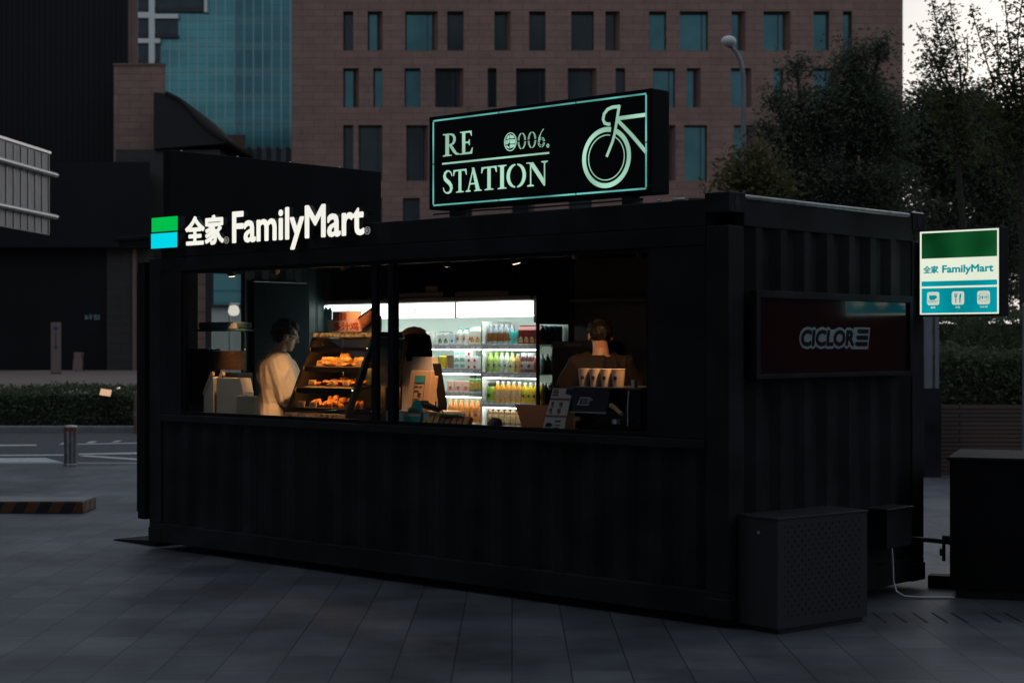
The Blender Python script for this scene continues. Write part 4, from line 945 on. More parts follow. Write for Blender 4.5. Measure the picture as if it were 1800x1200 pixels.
for i, (a, b_) in enumerate(((.075, .955), (.975, 1.805), (1.822, 2.685))):
    hd = part(MB().bbox(a, b_, FY0 - .06, FY0 - .005, 1.986, 2.118, .006), 'header_lightbox', 'fridge_lit', fg)
    lx = a + (b_ - a) * .36
    part(MB().box(lx, lx + .055, FY0 - .0625, FY0 - .0605, 2.052, 2.068).box(lx, lx + .055, FY0 - .0625, FY0 - .0605, 2.026, 2.042), 'logo_block', 'fridge_logo_green', hd)
    V, F = text2d('全家 FamilyMart', lx + .075, lx + .40, 2.028, 2.066, bold=.015, d=.002); part(MB().add(V, F, T=Matrix.Translation((0, FY0 - .0605, 0))), 'logo_lettering', 'fridge_logo', hd)
for x in (.962, 1.811): part(MB().box(x, x + .007, FY0 - .066, FY0 - .01, 1.982, 2.122), 'header_joint', 'black_plastic', fg)
SHL = [(1.735, FX0 + .02, 2.055), (1.520, FX0 + .02, 2.055), (1.318, FX0 + .02, 2.055), (1.045, FX0 + .02, 2.055)]
SHR = [(1.735, 2.075, FX1 - .022), (1.492, 2.075, FX1 - .022), (1.236, 2.075, FX1 - .022), (1.036, 2.075, FX1 - .022)]
for (z, a, b_), fy in [(s, FY0 + .04) for s in SHL] + [(s, FY0 + .0) for s in SHR]:
    sh_ = part(MB().box(a, b_, fy, FY1 - .03, z, z + .012), 'shelf', 'white_paint', fg)
    part(MB().prism([(fy - .001, z - .022), (fy - .026, z - .022), (fy - .006, z + .022), (fy - .001, z + .022)], a, b_, 'yz'), 'price_rail', 'price_rail', sh_)
    if z > 1.1: part(MB().box(a + .02, b_ - .02, fy + .002, fy + .030, z - .034, z - .026), 'light_strip', 'fridge_strip', sh_)
part(MB().box(FX0 + .03, 2.05, FY0 + .02, FY0 + .06, 1.992, 2.002).box(2.08, FX1 - .06, FY0 + .02, FY0 + .06, 1.992, 2.002), 'light_strip', 'fridge_strip', fg)
part(MB().box(2.058, 2.072, FY0 + .01, FY1 - .03, 1.02, 1.95), 'divider', 'white_paint', fg)
top = kthing('carton_stack', 'flat brown cartons lying on top of the drinks fridge', 'carton', (0, 0, 0))
M['carton'] = mat('carton', (.30, .20, .14), .7, var=(4, .85, 1.1))
part(MB().bbox(.98, 1.62, 1.96, 2.3, 2.167, 2.212, .003), 'lower_carton', 'carton', top); part(MB().bbox(1.36, 1.52, 2.0, 2.2, 2.213, 2.27, .003), 'upper_carton', 'carton', top)
top2 = kthing('long_carton', 'long flat brown carton on the fridge top beside the gap', 'carton', (0, 0, 0))
part(MB().bbox(1.78, 2.42, 1.95, 2.3, 2.167, 2.207, .003).bbox(1.80, 2.40, 1.96, 2.29, 2.207, 2.213, .002), 'carton', 'carton', top2)

# ------------------------------------------------------------------ drinks and food on the shelves
PM = {}
def pm(c, rough=.3, spec=.5):
    k = (c, rough)
    if k not in PM: PM[k] = mat('product_finish', c, rough, spec=spec, var=(70, .45, 1.25) if rough == .5 else (9, .85, 1.1))
    return PM[k]
def product(kind, body, cap, label, w, h, txt, mark=None, name=None):
    """one prototype: body, cap and label each their own mesh"""
    r = w / 2; t = thing(name or kind, txt, {'bottle': 'bottle', 'carton': 'carton', 'can': 'can', 'cup': 'cup', 'pack': 'pack', 'jar': 'jar'}[kind])
    if kind == 'bottle':
        part(MB().lathe([(r * .92, 0), (r, .006), (r, h * .62), (r * .93, h * .70), (r * .50, h * .86), (r * .42, h * .90)], n=14), 'body', pm(body, .15), t, True)
        part(MB().lathe([(r * .50, h * .895), (r * .50, h * .985), (r * .42, h)], n=12), 'cap', pm(cap, .4), t, True)
        if label: part(MB().lathe([(r * 1.02, h * .18), (r * 1.02, h * .58)], n=14), 'label', pm(label, .5), t, True)
    elif kind == 'jar':
        part(MB().lathe([(r * .9, 0), (r, .008), (r, h * .74), (r * .85, h * .82)], n=14), 'body', pm(body, .2), t, True)
        part(MB().lathe([(r * .86, h * .82), (r * .88, h * .84), (r * .88, h * .98), (r * .8, h)], n=14), 'cap', pm(cap, .4), t, True)
        if label: part(MB().lathe([(r * 1.02, h * .2), (r * 1.02, h * .6)], n=14), 'label', pm(label, .5), t, True)
    elif kind == 'can':
        part(MB().lathe([(r * .82, 0), (r, .010), (r, h * .92), (r * .82, h * .985), (r * .80, h), (r * .74, h * .985)], n=16), 'body', pm(body, .3), t, True)
        if label: part(MB().lathe([(r * 1.015, h * .25), (r * 1.015, h * .6)], n=16), 'label', pm(label, .4), t, True)
    elif kind == 'cup':
        part(MB().lathe([(r * .78, 0), (r, h * .9)], n=14), 'body', pm(body, .4), t, True)
        part(MB().lathe([(r * 1.06, h * .88), (r * 1.06, h * .96), (r * .9, h)], n=14), 'cap', pm(cap, .4), t, True)
    elif kind == 'carton':
        part(MB().bbox(-r, r, -r, r, 0, h * .76, .003), 'body', pm(body, .45), t)
        part(MB().prism([(-r, h * .76), (r, h * .76), (r * .25, h * .94), (r * .25, h), (-r * .25, h), (-r * .25, h * .94)], -r, r, 'yz'), 'gable', pm(cap, .45), t)
        if label: part(MB().box(-r * .7, r * .7, -r - .002, -r - .0004, h * .12, h * .34), 'label', pm(label, .5), t)
    elif kind == 'pack':
        part(MB().bbox(-r, r, -r * .8, r * .8, 0, h, .003), 'body', pm(body, .4), t)
        if label: part(MB().box(-r * .8, r * .8, -r * .8 - .002, -r * .8 - .0004, h * .25, h * .75), 'label', pm(label, .5), t)
    if mark:
        part(MB().lathe([(r * .42, 0), (r * .42, .0016)], n=12, T=Matrix.Translation((0, -r * (1.0 if kind == 'carton' else (.8 if kind == 'pack' else 1.03)) - .0022, h * .36)) @ Matrix.Rotation(R(-90), 4, 'X')), 'emblem', pm(mark, .5), t)
    return t
ORD = ['first', 'second', 'third', 'fourth', 'fifth', 'sixth', 'seventh', 'eighth', 'ninth', 'tenth', 'eleventh', 'twelfth']
def rowof(kind, desc, where, grp, body, cap, label, w, h, x0, n, z, y, pitch=None, rows=1, mark=None, name=None):
    """a row of equal goods along a shelf; further rows stand behind the front one"""
    proto = None; pitch = pitch or w * 1.04
    for r_ in range(rows):
        for i in range(n):
            l = desc + (', ' + ORD[i] + ' in row ' if n > 1 else ' ') + where + (', one row back' if r_ == 1 else ', two rows back' if r_ == 2 else ', three rows back' if r_ == 3 else '')
            p = kpt(x0 + i * pitch + w / 2, y + r_ * w * 1.06 + w / 2, z); rz = KROT + random.uniform(-.10, .10)
            if kind in ('carton', 'pack'): rz = KROT + random.uniform(-.03, .03)
            if proto is None: proto = product(kind, body, cap, label, w, h, l, mark, name); proto.location = p; proto.rotation_euler = (0, 0, rz); proto['group'] = grp
            else: dup(proto, p, rz, l, grp)
zl = [s[0] + .013 for s in SHL]; zr = [s[0] + .013 for s in SHR]
yl = FY0 + .080; yr = FY0 + .042
# left bay, top shelf
rowof('jar', 'white yoghurt jar', 'on top open shelf', 'jars on the top shelf', (.70, .72, .68), (.75, .77, .74), None, .060, .125, .60, 2, zl[0], yl)
rowof('jar', 'red squeeze pot', 'on top open shelf behind the food case', 'red pots', (.45, .06, .03), (.5, .08, .04), (.7, .5, .4), .070, .12, .86, 1, zl[0], yl)
rowof('jar', 'teal squeeze pot', 'on top open shelf behind the food case', 'teal pots', (.02, .42, .40), (.03, .5, .46), None, .070, .125, .945, 1, zl[0], yl)
rowof('jar', 'white lidded cup', 'on top open shelf beside the window post', 'white cups', (.68, .70, .64), (.74, .76, .70), None, .068, .115, 1.04, 5, zl[0], yl, mark=None)
rowof('carton', 'small white milk box', 'on top open shelf', 'milk boxes', (.68, .73, .66), (.30, .34, .33), (.25, .35, .33), .070, .118, 1.45, 2, zl[0], yl, mark=(.12, .14, .14))
rowof('pack', 'white pack with a blue drop', 'on top open shelf', 'blue drop packs', (.60, .70, .72), None, None, .062, .095, 1.60, 1, zl[0], yl, mark=(.03, .20, .50))
rowof('bottle', 'white bottle with teal cap and fruit picture', 'on top open shelf', 'teal capped bottles', (.72, .78, .70), (.10, .62, .50), (.80, .82, .70), .072, .150, 1.672, 3, zl[0], yl, mark=(.50, .10, .08))
rowof('carton', 'tall white gable carton with fruit picture', 'on top open shelf', 'tall fruit cartons', (.76, .76, .66), (.70, .74, .66), (.72, .42, .12), .064, .160, 1.852, 3, zl[0], yl, mark=(.62, .20, .12))
# right bay, top shelf
rowof('bottle', 'clear bottle with orange label', 'on top glazed shelf', 'orange label bottles', (.34, .40, .44), (.55, .60, .64), (.34, .13, .03), .062, .175, 2.085, 4, zr[0], yr, rows=2)
rowof('can', 'teal can with orange spot', 'on top glazed shelf', 'teal cans', (.06, .50, .48), (.6, .6, .6), (.10, .60, .60), .056, .118, 2.345, 2, zr[0], yr, rows=2, mark=(.65, .25, .06))
rowof('carton', 'maroon iced tea carton', 'on top glazed shelf', 'maroon cartons', (.20, .018, .014), (.22, .02, .016), (.55, .36, .10), .062, .165, 2.465, 4, zr[0], yr, pitch=.063, rows=1, mark=(.6, .5, .42))
rowof('can', 'tall blue can', 'seen through the fridge side glass', 'tall blue cans', (.10, .24, .38), (.4, .45, .5), (.22, .40, .52), .058, .160, 2.655, 1, zr[0], yr + .065, rows=4)
# left bay, second shelf
rowof('pack', 'small teal and white pack', 'on second open shelf', 'teal packs', (.10, .50, .46), None, (.8, .8, .76), .058, .115, 1.385, 1, zl[1], yl)
rowof('cup', 'yellow pudding cup', 'on second open shelf', 'yellow pudding cups', (.62, .44, .03), (.70, .52, .06), None, .085, .115, 1.445, 1, zl[1], yl)
rowof('cup', 'brown dessert cup with dark lid', 'on second open shelf', 'brown dessert cups', (.26, .15, .10), (.06, .03, .03), None, .085, .120, 1.545, 1, zl[1], yl)
for lev, nm in ((0, 'bottom'), (1, 'middle'), (2, 'top')):
    rowof('pack', 'milk pack with teal stripes', 'of %s layer on second open shelf' % nm, 'striped milk packs', (.74, .77, .72), None, (.22, .46, .44), .070, .056, 1.650, 2, zl[1] + lev * .058, yl, pitch=.0715)
    rowof('pack', 'milk pack with red berry', 'of %s layer on second open shelf' % nm, 'berry milk packs', (.74, .75, .72), None, None, .070, .056, 1.800, 2 if lev < 2 else 1, zl[1] + lev * .058, yl, pitch=.0715, mark=(.50, .03, .05))
# right bay, second shelf
rowof('bottle', 'lime capped green tea bottle', 'on second glazed shelf', 'green tea bottles', (.42, .62, .16), (.30, .62, .10), (.55, .72, .30), .066, .178, 2.082, 2, zr[1], yr, rows=2, mark=(.25, .16, .05))
rowof('bottle', 'white drink bottle with green base', 'on second glazed shelf', 'white green bottles', (.70, .76, .62), (.50, .70, .35), (.74, .78, .68), .060, .178, 2.220, 2, zr[1], yr, rows=2, mark=(.05, .30, .14))
rowof('bottle', 'pale yellow bottle with a black bird', 'on second glazed shelf', 'bird bottles', (.66, .66, .22), (.62, .62, .30), (.72, .70, .40), .060, .165, 2.346, 1, zr[1], yr, rows=2, mark=(.02, .02, .02))
rowof('bottle', 'orange tan bottle with white cap', 'on second glazed shelf', 'tan bottles', (.50, .26, .07), (.70, .72, .70), (.58, .34, .14), .058, .165, 2.410, 1, zr[1], yr, rows=2, mark=(.30, .06, .03))
rowof('jar', 'maroon shouldered tea bottle', 'on second glazed shelf', 'maroon milk tea bottles', (.14, .05, .06), (.74, .76, .76), (.48, .42, .42), .074, .172, 2.470, 2, zr[1], yr, rows=2, mark=(.22, .06, .06))
rowof('bottle', 'slim red bottle', 'on second glazed shelf', 'red bottles', (.50, .10, .07), (.7, .7, .68), None, .044, .150, 2.625, 1, zr[1], yr)
rowof('bottle', 'grey blue bottle', 'on the second shelf behind the side glass', 'grey blue bottles', (.18, .23, .26), (.5, .55, .56), (.34, .42, .45), .058, .165, 2.655, 1, zr[1], yr + .03, rows=4)
# left bay, third shelf
rowof('pack', 'pink pastry pack', 'on third open shelf', 'pink packs', (.62, .36, .28), None, (.70, .52, .44), .092, .098, 1.560, 3, zl[2], yl, mark=(.55, .10, .05))
rowof('jar', 'green salad jar with black lid', 'on third open shelf', 'salad jars', (.10, .20, .07), (.02, .022, .02), (.50, .30, .06), .080, .150, 1.822, 3, zl[2], yl, pitch=.080)
# right bay, third shelf
rowof('jar', 'round green juice bottle with dark cap', 'on third glazed shelf', 'round green bottles', (.30, .44, .05), (.06, .05, .04), None, .085, .170, 2.080, 1, zr[2], yr, mark=(.05, .10, .03))
rowof('bottle', 'orange juice bottle with green neck', 'on third glazed shelf', 'orange juice bottles', (.66, .30, .03), (.72, .76, .70), (.64, .40, .22), .062, .185, 2.170, 5, zr[2], yr, pitch=.0635, rows=1)
rowof('bottle', 'yellow tea bottle with white cap', 'on third glazed shelf', 'yellow tea bottles', (.66, .46, .02), (.74, .76, .72), (.70, .52, .06), .062, .178, 2.490, 4, zr[2], yr, pitch=.0625, rows=1, mark=(.10, .07, .02))
rowof('bottle', 'dark cola bottle', 'on the third shelf behind the side glass', 'dark cola bottles', (.025, .018, .018), (.6, .62, .62), (.08, .05, .06), .062, .178, 2.655, 1, zr[2], yr + .065, rows=4)
# decks at the bottom
rowof('bottle', 'orange drink bottle with orange cap', 'on bottom open shelf', 'orange bottles', (.62, .22, .04), (.62, .30, .08), (.70, .34, .12), .066, .205, 1.560, 6, zl[3] - .0, yl, pitch=.0665, mark=(.45, .05, .03))
rowof('bottle', 'clear water bottle', 'on bottom open shelf', 'water bottles', (.34, .38, .40), (.5, .55, .56), (.44, .52, .52), .060, .195, 1.975, 1, zl[3], yl)
rowof('bottle', 'brown tea bottle with white cap', 'on bottom glazed shelf', 'brown tea bottles', (.14, .07, .03), (.74, .76, .74), (.34, .22, .10), .066, .178, 2.085, 9, zr[3], yr, pitch=.068)

# ------------------------------------------------------------------ hot food case
M['heat_lamp'] = emis('heat_lamp', (1.0, .40, .09), 38.0); M['tan_strip'] = emis('tan_strip', (1.0, .42, .12), .34, var=(26, .25, 1.5)); M['tan_dim'] = emis('tan_dim', (.9, .36, .18), .10, var=(30, .2, 1.7)); M['case_inner'] = mat('case_inner', (.006, .005, .005), .6)
M['case_black'] = mat('case_black', (.016, .014, .014), .28); M['tray'] = mat('tray', (.07, .06, .055), .3, .6)
fc = kthing('hot_food_case', 'slanted black heated glass case of fried food beside the clerk', 'food warmer', (1.665, .13, 1.136))
CW = .735                                                           # case width; local y from the slanted front, z from the worktop
def prof(y0, y1): return [(y0, .09), (y1, .09), (y1, .70), (.30, .70)]
part(MB().bbox(0, CW, .0, .60, .0, .075, .012), 'base', 'case_black', fc)
part(MB().bbox(.01, CW - .01, -.006, -.001, .045, .074, .002), 'base_strip', 'tan_dim', fc)
part(MB().bbox(-.005, CW + .005, .28, .62, .668, .715, .008), 'top', 'case_black', fc)
part(MB().bbox(.02, CW - .02, .268, .2795, .676, .708, .002), 'top_strip', 'tan_strip', fc)
for x0, x1 in ((0, .020), (CW - .028, CW)):
    part(MB().prism([(0, .075), (.055, .075), (.335, .668), (.28, .668)], x0, x1, 'yz'), 'front_bar', 'case_black', fc)
    part(MB().box(x0, x1, .575, .60, .075, .668), 'rear_bar', 'case_black', fc)
    part(MB().prism([(.056, .077), (.574, .077), (.574, .666), (.336, .666)], x0 + .006, x0 + .011, 'yz'), 'side_pane', 'case_glass' if x0 > .1 else 'case_inner', fc)
part(MB().prism([(.012, .077), (.018, .077), (.298, .666), (.292, .666)], .020, CW - .028, 'yz'), 'front_pane', 'case_glass', fc)
SHF = [(.115, .06, .57), (.285, .145, .57), (.440, .215, .57)]
for i, (z, ya, yb) in enumerate(SHF):
    s_ = part(MB().bbox(.021, CW - .029, ya, yb, z - .012, z, .002), 'shelf', 'tray', fc)
    part(MB().box(.06, CW - .07, ya + .045, ya + .068, z + .136, z + .146), 'heat_lamp', 'heat_lamp', s_)
    part(MB().box(.03, CW - .04, ya + .030, ya + .034, z + .112, z + .152), 'lamp_shade', 'case_black', s_)
part(MB().box(.02, CW - .028, .601, .612, .075, .668), 'rear_panel', 'case_inner', fc)
M['tagc'] = mat('tagc', (.62, .40, .22), .5); M['ink'] = mat('ink', (.12, .05, .03), .6)
def fpt(x, y, z): return kpt(1.665 + x, .13 + y, 1.136 + z)
tagproto = None; wh = ['lowest', 'middle', 'top']
for i, (z, ya, yb) in enumerate(SHF):
    for k, x in enumerate(((.06, .20, .36), (.09, .33, .50), (.11, .35, .56))[i][: 2 if i == 0 else 3]):
        l = 'small tan price card, %s along the %s shelf of the food case' % (ORD[k], wh[i])
        if tagproto is None:
            tagproto = thing('price_card', l, 'price card'); part(MB().bbox(-.042, .042, -.004, .004, .0, .048, .002, T=Matrix.Rotation(R(-18), 4, 'X')), 'card', 'tagc', tagproto)
            part(MB().box(-.030, .012, -.0062, -.0045, .026, .034, T=Matrix.Rotation(R(-18), 4, 'X')).box(-.030, .028, -.0062, -.0045, .012, .018, T=Matrix.Rotation(R(-18), 4, 'X')), 'print', 'ink', tagproto)
            tagproto.location = fpt(x + .04, ya + .02, z); tagproto.rotation_euler = (0, 0, KROT); tagproto['group'] = 'price cards in the food case'
        else: dup(tagproto, fpt(x + .04, ya + .02, z), KROT, l, 'price cards in the food case')
M['bun'] = mat('bun', (.52, .27, .08), .5, var=(18, .55, 1.25), bump=(40, .5)); M['fried'] = mat('fried', (.50, .20, .045), .6, var=(30, .5, 1.4), bump=(60, .9))
def lump(name, r, m, seed, label, cat, grp, stripes=False):
    mb = MB(); mb.ell((0, 0, r[2]), r, 16, 10)
    for i, v in enumerate(mb.v):
        k = 1 + .16 * mnoise.noise(Vector(v) * 34 + Vector((seed, 0, 0)))
        if stripes: k *= 1 + .07 * math.sin(v[0] / r[0] * 11)
        mb.v[i] = (v[0] * k, v[1] * k, max(0, v[2] * k))
    o = mb.build(name, m, None, True); return tag(o, label, cat, grp)
bun = None
for k, (x, y, rz) in enumerate(((.19, .36, .2), (.27, .40, -.2), (.35, .34, .3), (.45, .39, .1), (.54, .36, -.3), (.22, .28, .1), (.12, .34, .4), (.40, .29, -.2), (.60, .30, .2))):
    l = 'ridged golden bread roll on the top shelf of the food case'
    if bun is None: bun = lump('bread_roll', (.062, .040, .036), 'bun', 1, l, 'bread roll', 'bread rolls in the food case', True); o = bun
    else: o = bun.copy(); col.objects.link(o)
    o.location = fpt(x, y, .441 + (.03 if k == 1 else 0)); o.rotation_euler = (0, 0, KROT + rz)
cut_ = None
for k in range(18):
    l = 'flat fried cutlet on the middle shelf of the food case'
    if cut_ is None: cut_ = lump('fried_cutlet', (.055, .034, .014), 'fried', 5, l, 'fried food', 'fried cutlets in the food case'); o = cut_
    else: o = cut_.copy(); col.objects.link(o)
    o.location = fpt(.10 + (k % 6) * .095 + random.uniform(-.01, .01), .27 + (k // 6) * .09, .287 + (.012 if k % 2 else 0) + (.02 if k > 11 else 0)); o.rotation_euler = (random.uniform(-.2, .2), random.uniform(-.25, .25), KROT + random.uniform(-1, 1))
cu2 = None
for k in range(6):
    l = 'flat fried cutlet on the top shelf of the food case'
    if cu2 is None: cu2 = lump('fried_strip', (.06, .03, .013), 'fried', 8, l, 'fried food', 'fried strips on the top shelf'); o = cu2
    else: o = cu2.copy(); col.objects.link(o)
    o.location = fpt(.14 + k * .095, .265 + random.uniform(-.01, .02), .442); o.rotation_euler = (0, random.uniform(-.2, .2), KROT + random.uniform(-.5, .5))
nug = None
for k in range(66):
    l = 'small crumbed fried nugget heaped on the lowest shelf of the food case'
    if nug is None: nug = lump('fried_nugget', (.022, .018, .016), 'fried', 9, l, 'fried food', 'fried nuggets in the food case'); o = nug
    else: o = nug.copy(); col.objects.link(o)
    a = random.random(); o.location = fpt(.16 + .5 * a, .13 + random.uniform(0, .20), .116 + random.uniform(0, .075) * (1 - abs(a - .35))); o.rotation_euler = tuple(random.uniform(-3, 3) for _ in range(3)); s_ = random.uniform(.8, 1.35); o.scale = (s_, s_, s_)
# lettered topper on the case
M['topper_card'] = mat('topper_card', (.55, .34, .24), .6); M['topper_red'] = mat('topper_red', (.38, .035, .02), .6); M['topper_brown'] = mat('topper_brown', (.20, .065, .03), .6, var=(20, .7, 1.2))
tpz = kthing('promo_topper', 'cardboard promotion topper with red lettering and a fried chicken picture', 'sign', (1.77, .46, 1.852))
part(MB().box(.03, .09, .0, .012, 0, .10).box(.09, .42, .0, .012, 0, .165).prism([(.42, 0), (.66, 0), (.66, .12), (.58, .15), (.50, .12), (.42, .13)], 0, .012), 'card', 'topper_card', tpz)
V, F = text2d('辣辣', .105, .265, .088, .155, bold=0, d=.003); mt = MB().add(V, F, T=Matrix.Translation((0, -.0005, 0)))
V, F = text2d('多汁鸡', .105, .405, .010, .078, bold=.014, d=.003); mt.add(V, F, T=Matrix.Translation((0, -.0005, 0)))
part(mt, 'lettering', 'topper_red', tpz)
part(MB().bbox(-.10, .10, -.016, -.003, -.05, .055, .02, T=Matrix.Translation((.53, 0, .105)) @ Matrix.Rotation(R(-26), 4, 'Y')), 'food_picture', 'topper_brown', tpz)
part(MB().prism([(-.02, .0), (.075, .0), (.075, .17), (.055, .20), (.03, .18), (.0, .205), (-.02, .17)], .002, .010), 'plain_panel', pm((.10, .30, .28), .6), tpz)

# ------------------------------------------------------------------ counter equipment
bm_ = kthing('bean_grinder', 'tall dark coffee grinder with a clear lidded hopper of brown beans', 'grinder', (.02, .28, 1.136)); bm_.scale = (.90, .45, 1)
M['beans'] = mat('beans', (.10, .045, .022), .5, var=(60, .5, 1.5), bump=(80, .8)); M['teal_lid'] = mat('teal_lid', (.05, .09, .095), .08, coat=.5)
part(MB().bbox(.0, .55, 0, .34, 0, .36, .015).bbox(.02, .47, .03, .33, .36, .58, .015), 'body', 'black_plastic', bm_)
part(MB().lathe([(.20, 0), (.205, .16)], (.70, .18, .40), 28), 'bean_charge', 'beans', bm_, True)
part(MB().lathe([(.215, .0), (.215, .34), (.21, .34), (.21, .0)], (.70, .18, .38), 28), 'hopper', 'case_glass', bm_, True)
part(MB().bbox(.46, .94, 0, .36, .0, .375, .012), 'drawer', 'black_plastic', bm_)
part(MB().bbox(.30, .945, -.02, .38, .725, .745, .006).bbox(.34, .93, .0, .36, .745, .805, .014), 'lid', 'teal_lid', bm_)
part(MB().prism([(.80, .748), (.945, .748), (.93, .80), (.86, .79)], -.024, -.021, 'xz'), 'lid_clip', 'silver', bm_)
M['white_card'] = mat('white_card', (.52, .48, .44), .5, var=(6, .9, 1.05)); M['tan_front'] = mat('tan_front', (.55, .38, .25), .45)
cdsp = kthing('cup_dispenser', 'white bin of cup lids with tan slotted slanting fronts on the counter', 'dispenser', (.56, .16, 1.136)); cdsp.scale = (1, .45, 1)
part(MB().prism([(0, 0), (.13, 0), (.13, .33), (.115, .345), (.0, .19)], .0, .22, 'xz'), 'front_bin', 'white_card', cdsp)
part(MB().prism([(.165, 0), (.52, 0), (.52, .22), (.48, .335), (.165, .335)], .02, .26, 'xz'), 'rear_bin', 'white_card', cdsp)
part(MB().prism([(-.003, .192), (-.018, .20), (.10, .385), (.115, .385), (.125, .36)], -.004, .05, 'xz').prism([(.02, .192), (.01, .20), (.16, .385), (.18, .385), (.19, .36)], .12, .18, 'xz'), 'slotted_front', 'tan_front', cdsp)
bxw = kthing('tan_box', 'small lit tan carton with rounded treats on the counter by the clerk', 'carton', (1.05, .12, 1.136)); bxw.scale = (.80, .45, 1)
part(MB().bbox(0, .26, 0, .18, 0, .185, .006), 'body', 'tan_front', bxw)
part(MB().bbox(.0, .26, .0, .18, .185, .192, .003).ell((.10, .09, .197), (.045, .03, .014)), 'top', 'white_card', bxw)
pos = kthing('till_monitor', 'tilted black till screen seen from its dark back', 'monitor', (2.30, .42, 1.136), R(0))
TT = Matrix.Translation((0, 0, 0)) @ Matrix.Rotation(R(-14), 4, 'X') @ Matrix.Rotation(R(-18), 4, 'Z')
M['screen_back'] = mat('screen_back', (.045, .075, .09), .3, var=(4, .8, 1.2))
part(MB().prism([(.0, .30), (.335, .285), (.44, .655), (.08, .685)], 0, .03), 'housing', 'screen_back', pos)
part(MB().prism([(.336, .282), (.352, .282), (.458, .665), (.441, .665)], -.008, .034).prism([(.075, .600), (.42, .575), (.438, .650), (.09, .680)], -.008, -.001), 'bezel', 'black_plastic', pos)
part(MB().bbox(.14, .20, .03, .07, .0, .42, .01).bbox(.06, .28, .0, .16, 0, .02, .006), 'stand', 'black_plastic', pos)
pr = kthing('receipt_machine', 'white till housing with a sloping top behind the menu stand', 'till', (2.60, .52, 1.136))
part(MB().prism([(0, 0), (.40, 0), (.40, .19), (.335, .52), (.02, .52)], 0, .07, 'xz'), 'body', 'white_plastic', pr)
part(MB().prism([(.402, 0), (.428, 0), (.428, .17), (.362, .46), (.350, .47), (.402, .19)], .0, .075, 'xz'), 'dark_edge', 'black_plastic', pr)
part(MB().box(.24, .39, -.004, -.001, .02, .185), 'slot_panel', 'black_plastic', pr)
bgx = kthing('black_bag', 'black cloth bag with a rolled orange brown top standing on the till', 'bag', (2.69, .61, 1.61))
part(MB().lathe([(.125, 0), (.135, .02), (.13, .15), (.115, .21), (.07, .235)], n=18, T=Matrix.Scale(.7, 4, (0, 1, 0))), 'body', 'black_cloth', bgx, True)
part(MB().tube([(-.13, -.02, .225), (-.06, -.04, .245), (0, -.04, .25), (.06, -.03, .243), (.09, 0, .232)], [.026, .030, .033, .03, .018], 8), 'rolled_top', mat('rolled_top', (.30, .13, .06), .7, bump=(30, .8)), bgx, True)
ms = kthing('menu_stand', 'upright tan menu card with a teal band on the counter', 'menu card', (2.90, .27, 1.136)); ms.rotation_euler = (R(-9), 0, KROT)
part(MB().bbox(0, .225, 0, .03, .125, .425, .004).bbox(-.02, .18, .03, .12, .125, .40, .004), 'body', 'tan_front', ms)
part(MB().box(.06, .165, -.004, -.001, .33, .385), 'teal_band', pm((.05, .30, .32), .4), ms)
mt = MB()
for z, a, b_ in ((.30, .066, .10), (.297, .115, .14), (.265, .066, .11), (.245, .10, .14), (.225, .10, .135), (.20, .066, .115), (.18, .10, .14), (.165, .10, .13)): mt.box(a, b_, -.0035, -.001, z, z + .009)
mt.box(.058, .060, -.0035, -.001, .145, .385).box(.165, .167, -.0035, -.001, .145, .385).box(.058, .167, -.0037, -.001, .143, .146)
part(mt, 'print', 'ink', ms)
wbx = kthing('cash_drawer', 'low white cash drawer under the menu card', 'cash drawer', (2.82, .15, 1.136))
part(MB().bbox(0, .46, 0, .36, 0, .118, .006), 'body', 'white_plastic', wbx); part(MB().box(.05, .052, -.003, -.0005, .0, .112).box(.0, .46, -.003, -.0005, .112, .114), 'seam', 'black_plastic', wbx)
tcd = kthing('teal_card', 'small teal die-cut promotion card standing by the snack tray', 'card', (3.07, .10, 1.136)); tcd.rotation_euler = (R(-18), 0, KROT)
M['teal_print'] = mat('teal_print', (.02, .32, .30), .5)
part(MB().prism([(.0, .0), (.15, .0), (.15, .14), (.135, .165), (.11, .205), (.075, .21), (.03, .20), (.03, .165), (.0, .15)], 0, .008), 'card', 'teal_print', tcd)
part(MB().box(.01, .14, -.003, -.0004, .118, .130).box(.03, .12, -.003, -.0004, .136, .145), 'print', 'ink', tcd); part(MB().box(.005, .145, -.004, -.0005, .085, .105), 'tan_strip', 'tan_front', tcd)
str_ = kthing('snack_tray', 'low teal tray holding orange snack packs at the window sill', 'tray', (3.14, .095, 1.136))
part(MB().prism([(-.05, 0), (.58, 0), (.58, .012), (-.05, .012)], 0, .12), 'base', 'teal_print', str_); part(MB().prism([(-.06, 0), (.06, 0), (-.06, .10)], -.006, -.0005), 'end_panel', 'teal_print', str_)
for k, (bd2, lb2) in enumerate((((.10, .12, .14), (.5, .2, .05)), ((.45, .20, .03), (.7, .5, .1)), ((.50, .16, .03), (.75, .45, .08)), ((.50, .16, .03), (.75, .45, .08)), ((.30, .10, .04), (.1, .12, .16)), ((.16, .14, .16), (.6, .2, .05)), ((.60, .20, .05), (.7, .3, .1)), ((.62, .22, .06), (.7, .3, .1)), ((.62, .22, .06), (.72, .34, .14)))):
    p = product('pack', bd2, None, lb2, .052, .086, 'upright orange snack pack, %s in the tray at the window sill' % ORD[k], name='snack_pack'); p.location = kpt(3.18 + k * .060, .15, 1.149); p.rotation_euler = (R(-26), 0, KROT); p['group'] = 'snack packs in the tray'
    p['category'] = 'snack'
lf2 = kthing('green_garnish', 'flat green plastic leaf strip lying over the snack packs', 'decoration', (3.38, .14, 1.236)); part(MB().prism([(0, 0), (.05, .014), (.12, .006), (.18, .016), (.24, 0), (.12, -.004)], 0, .06), 'strip', pm((.05, .24, .06), .6), lf2)
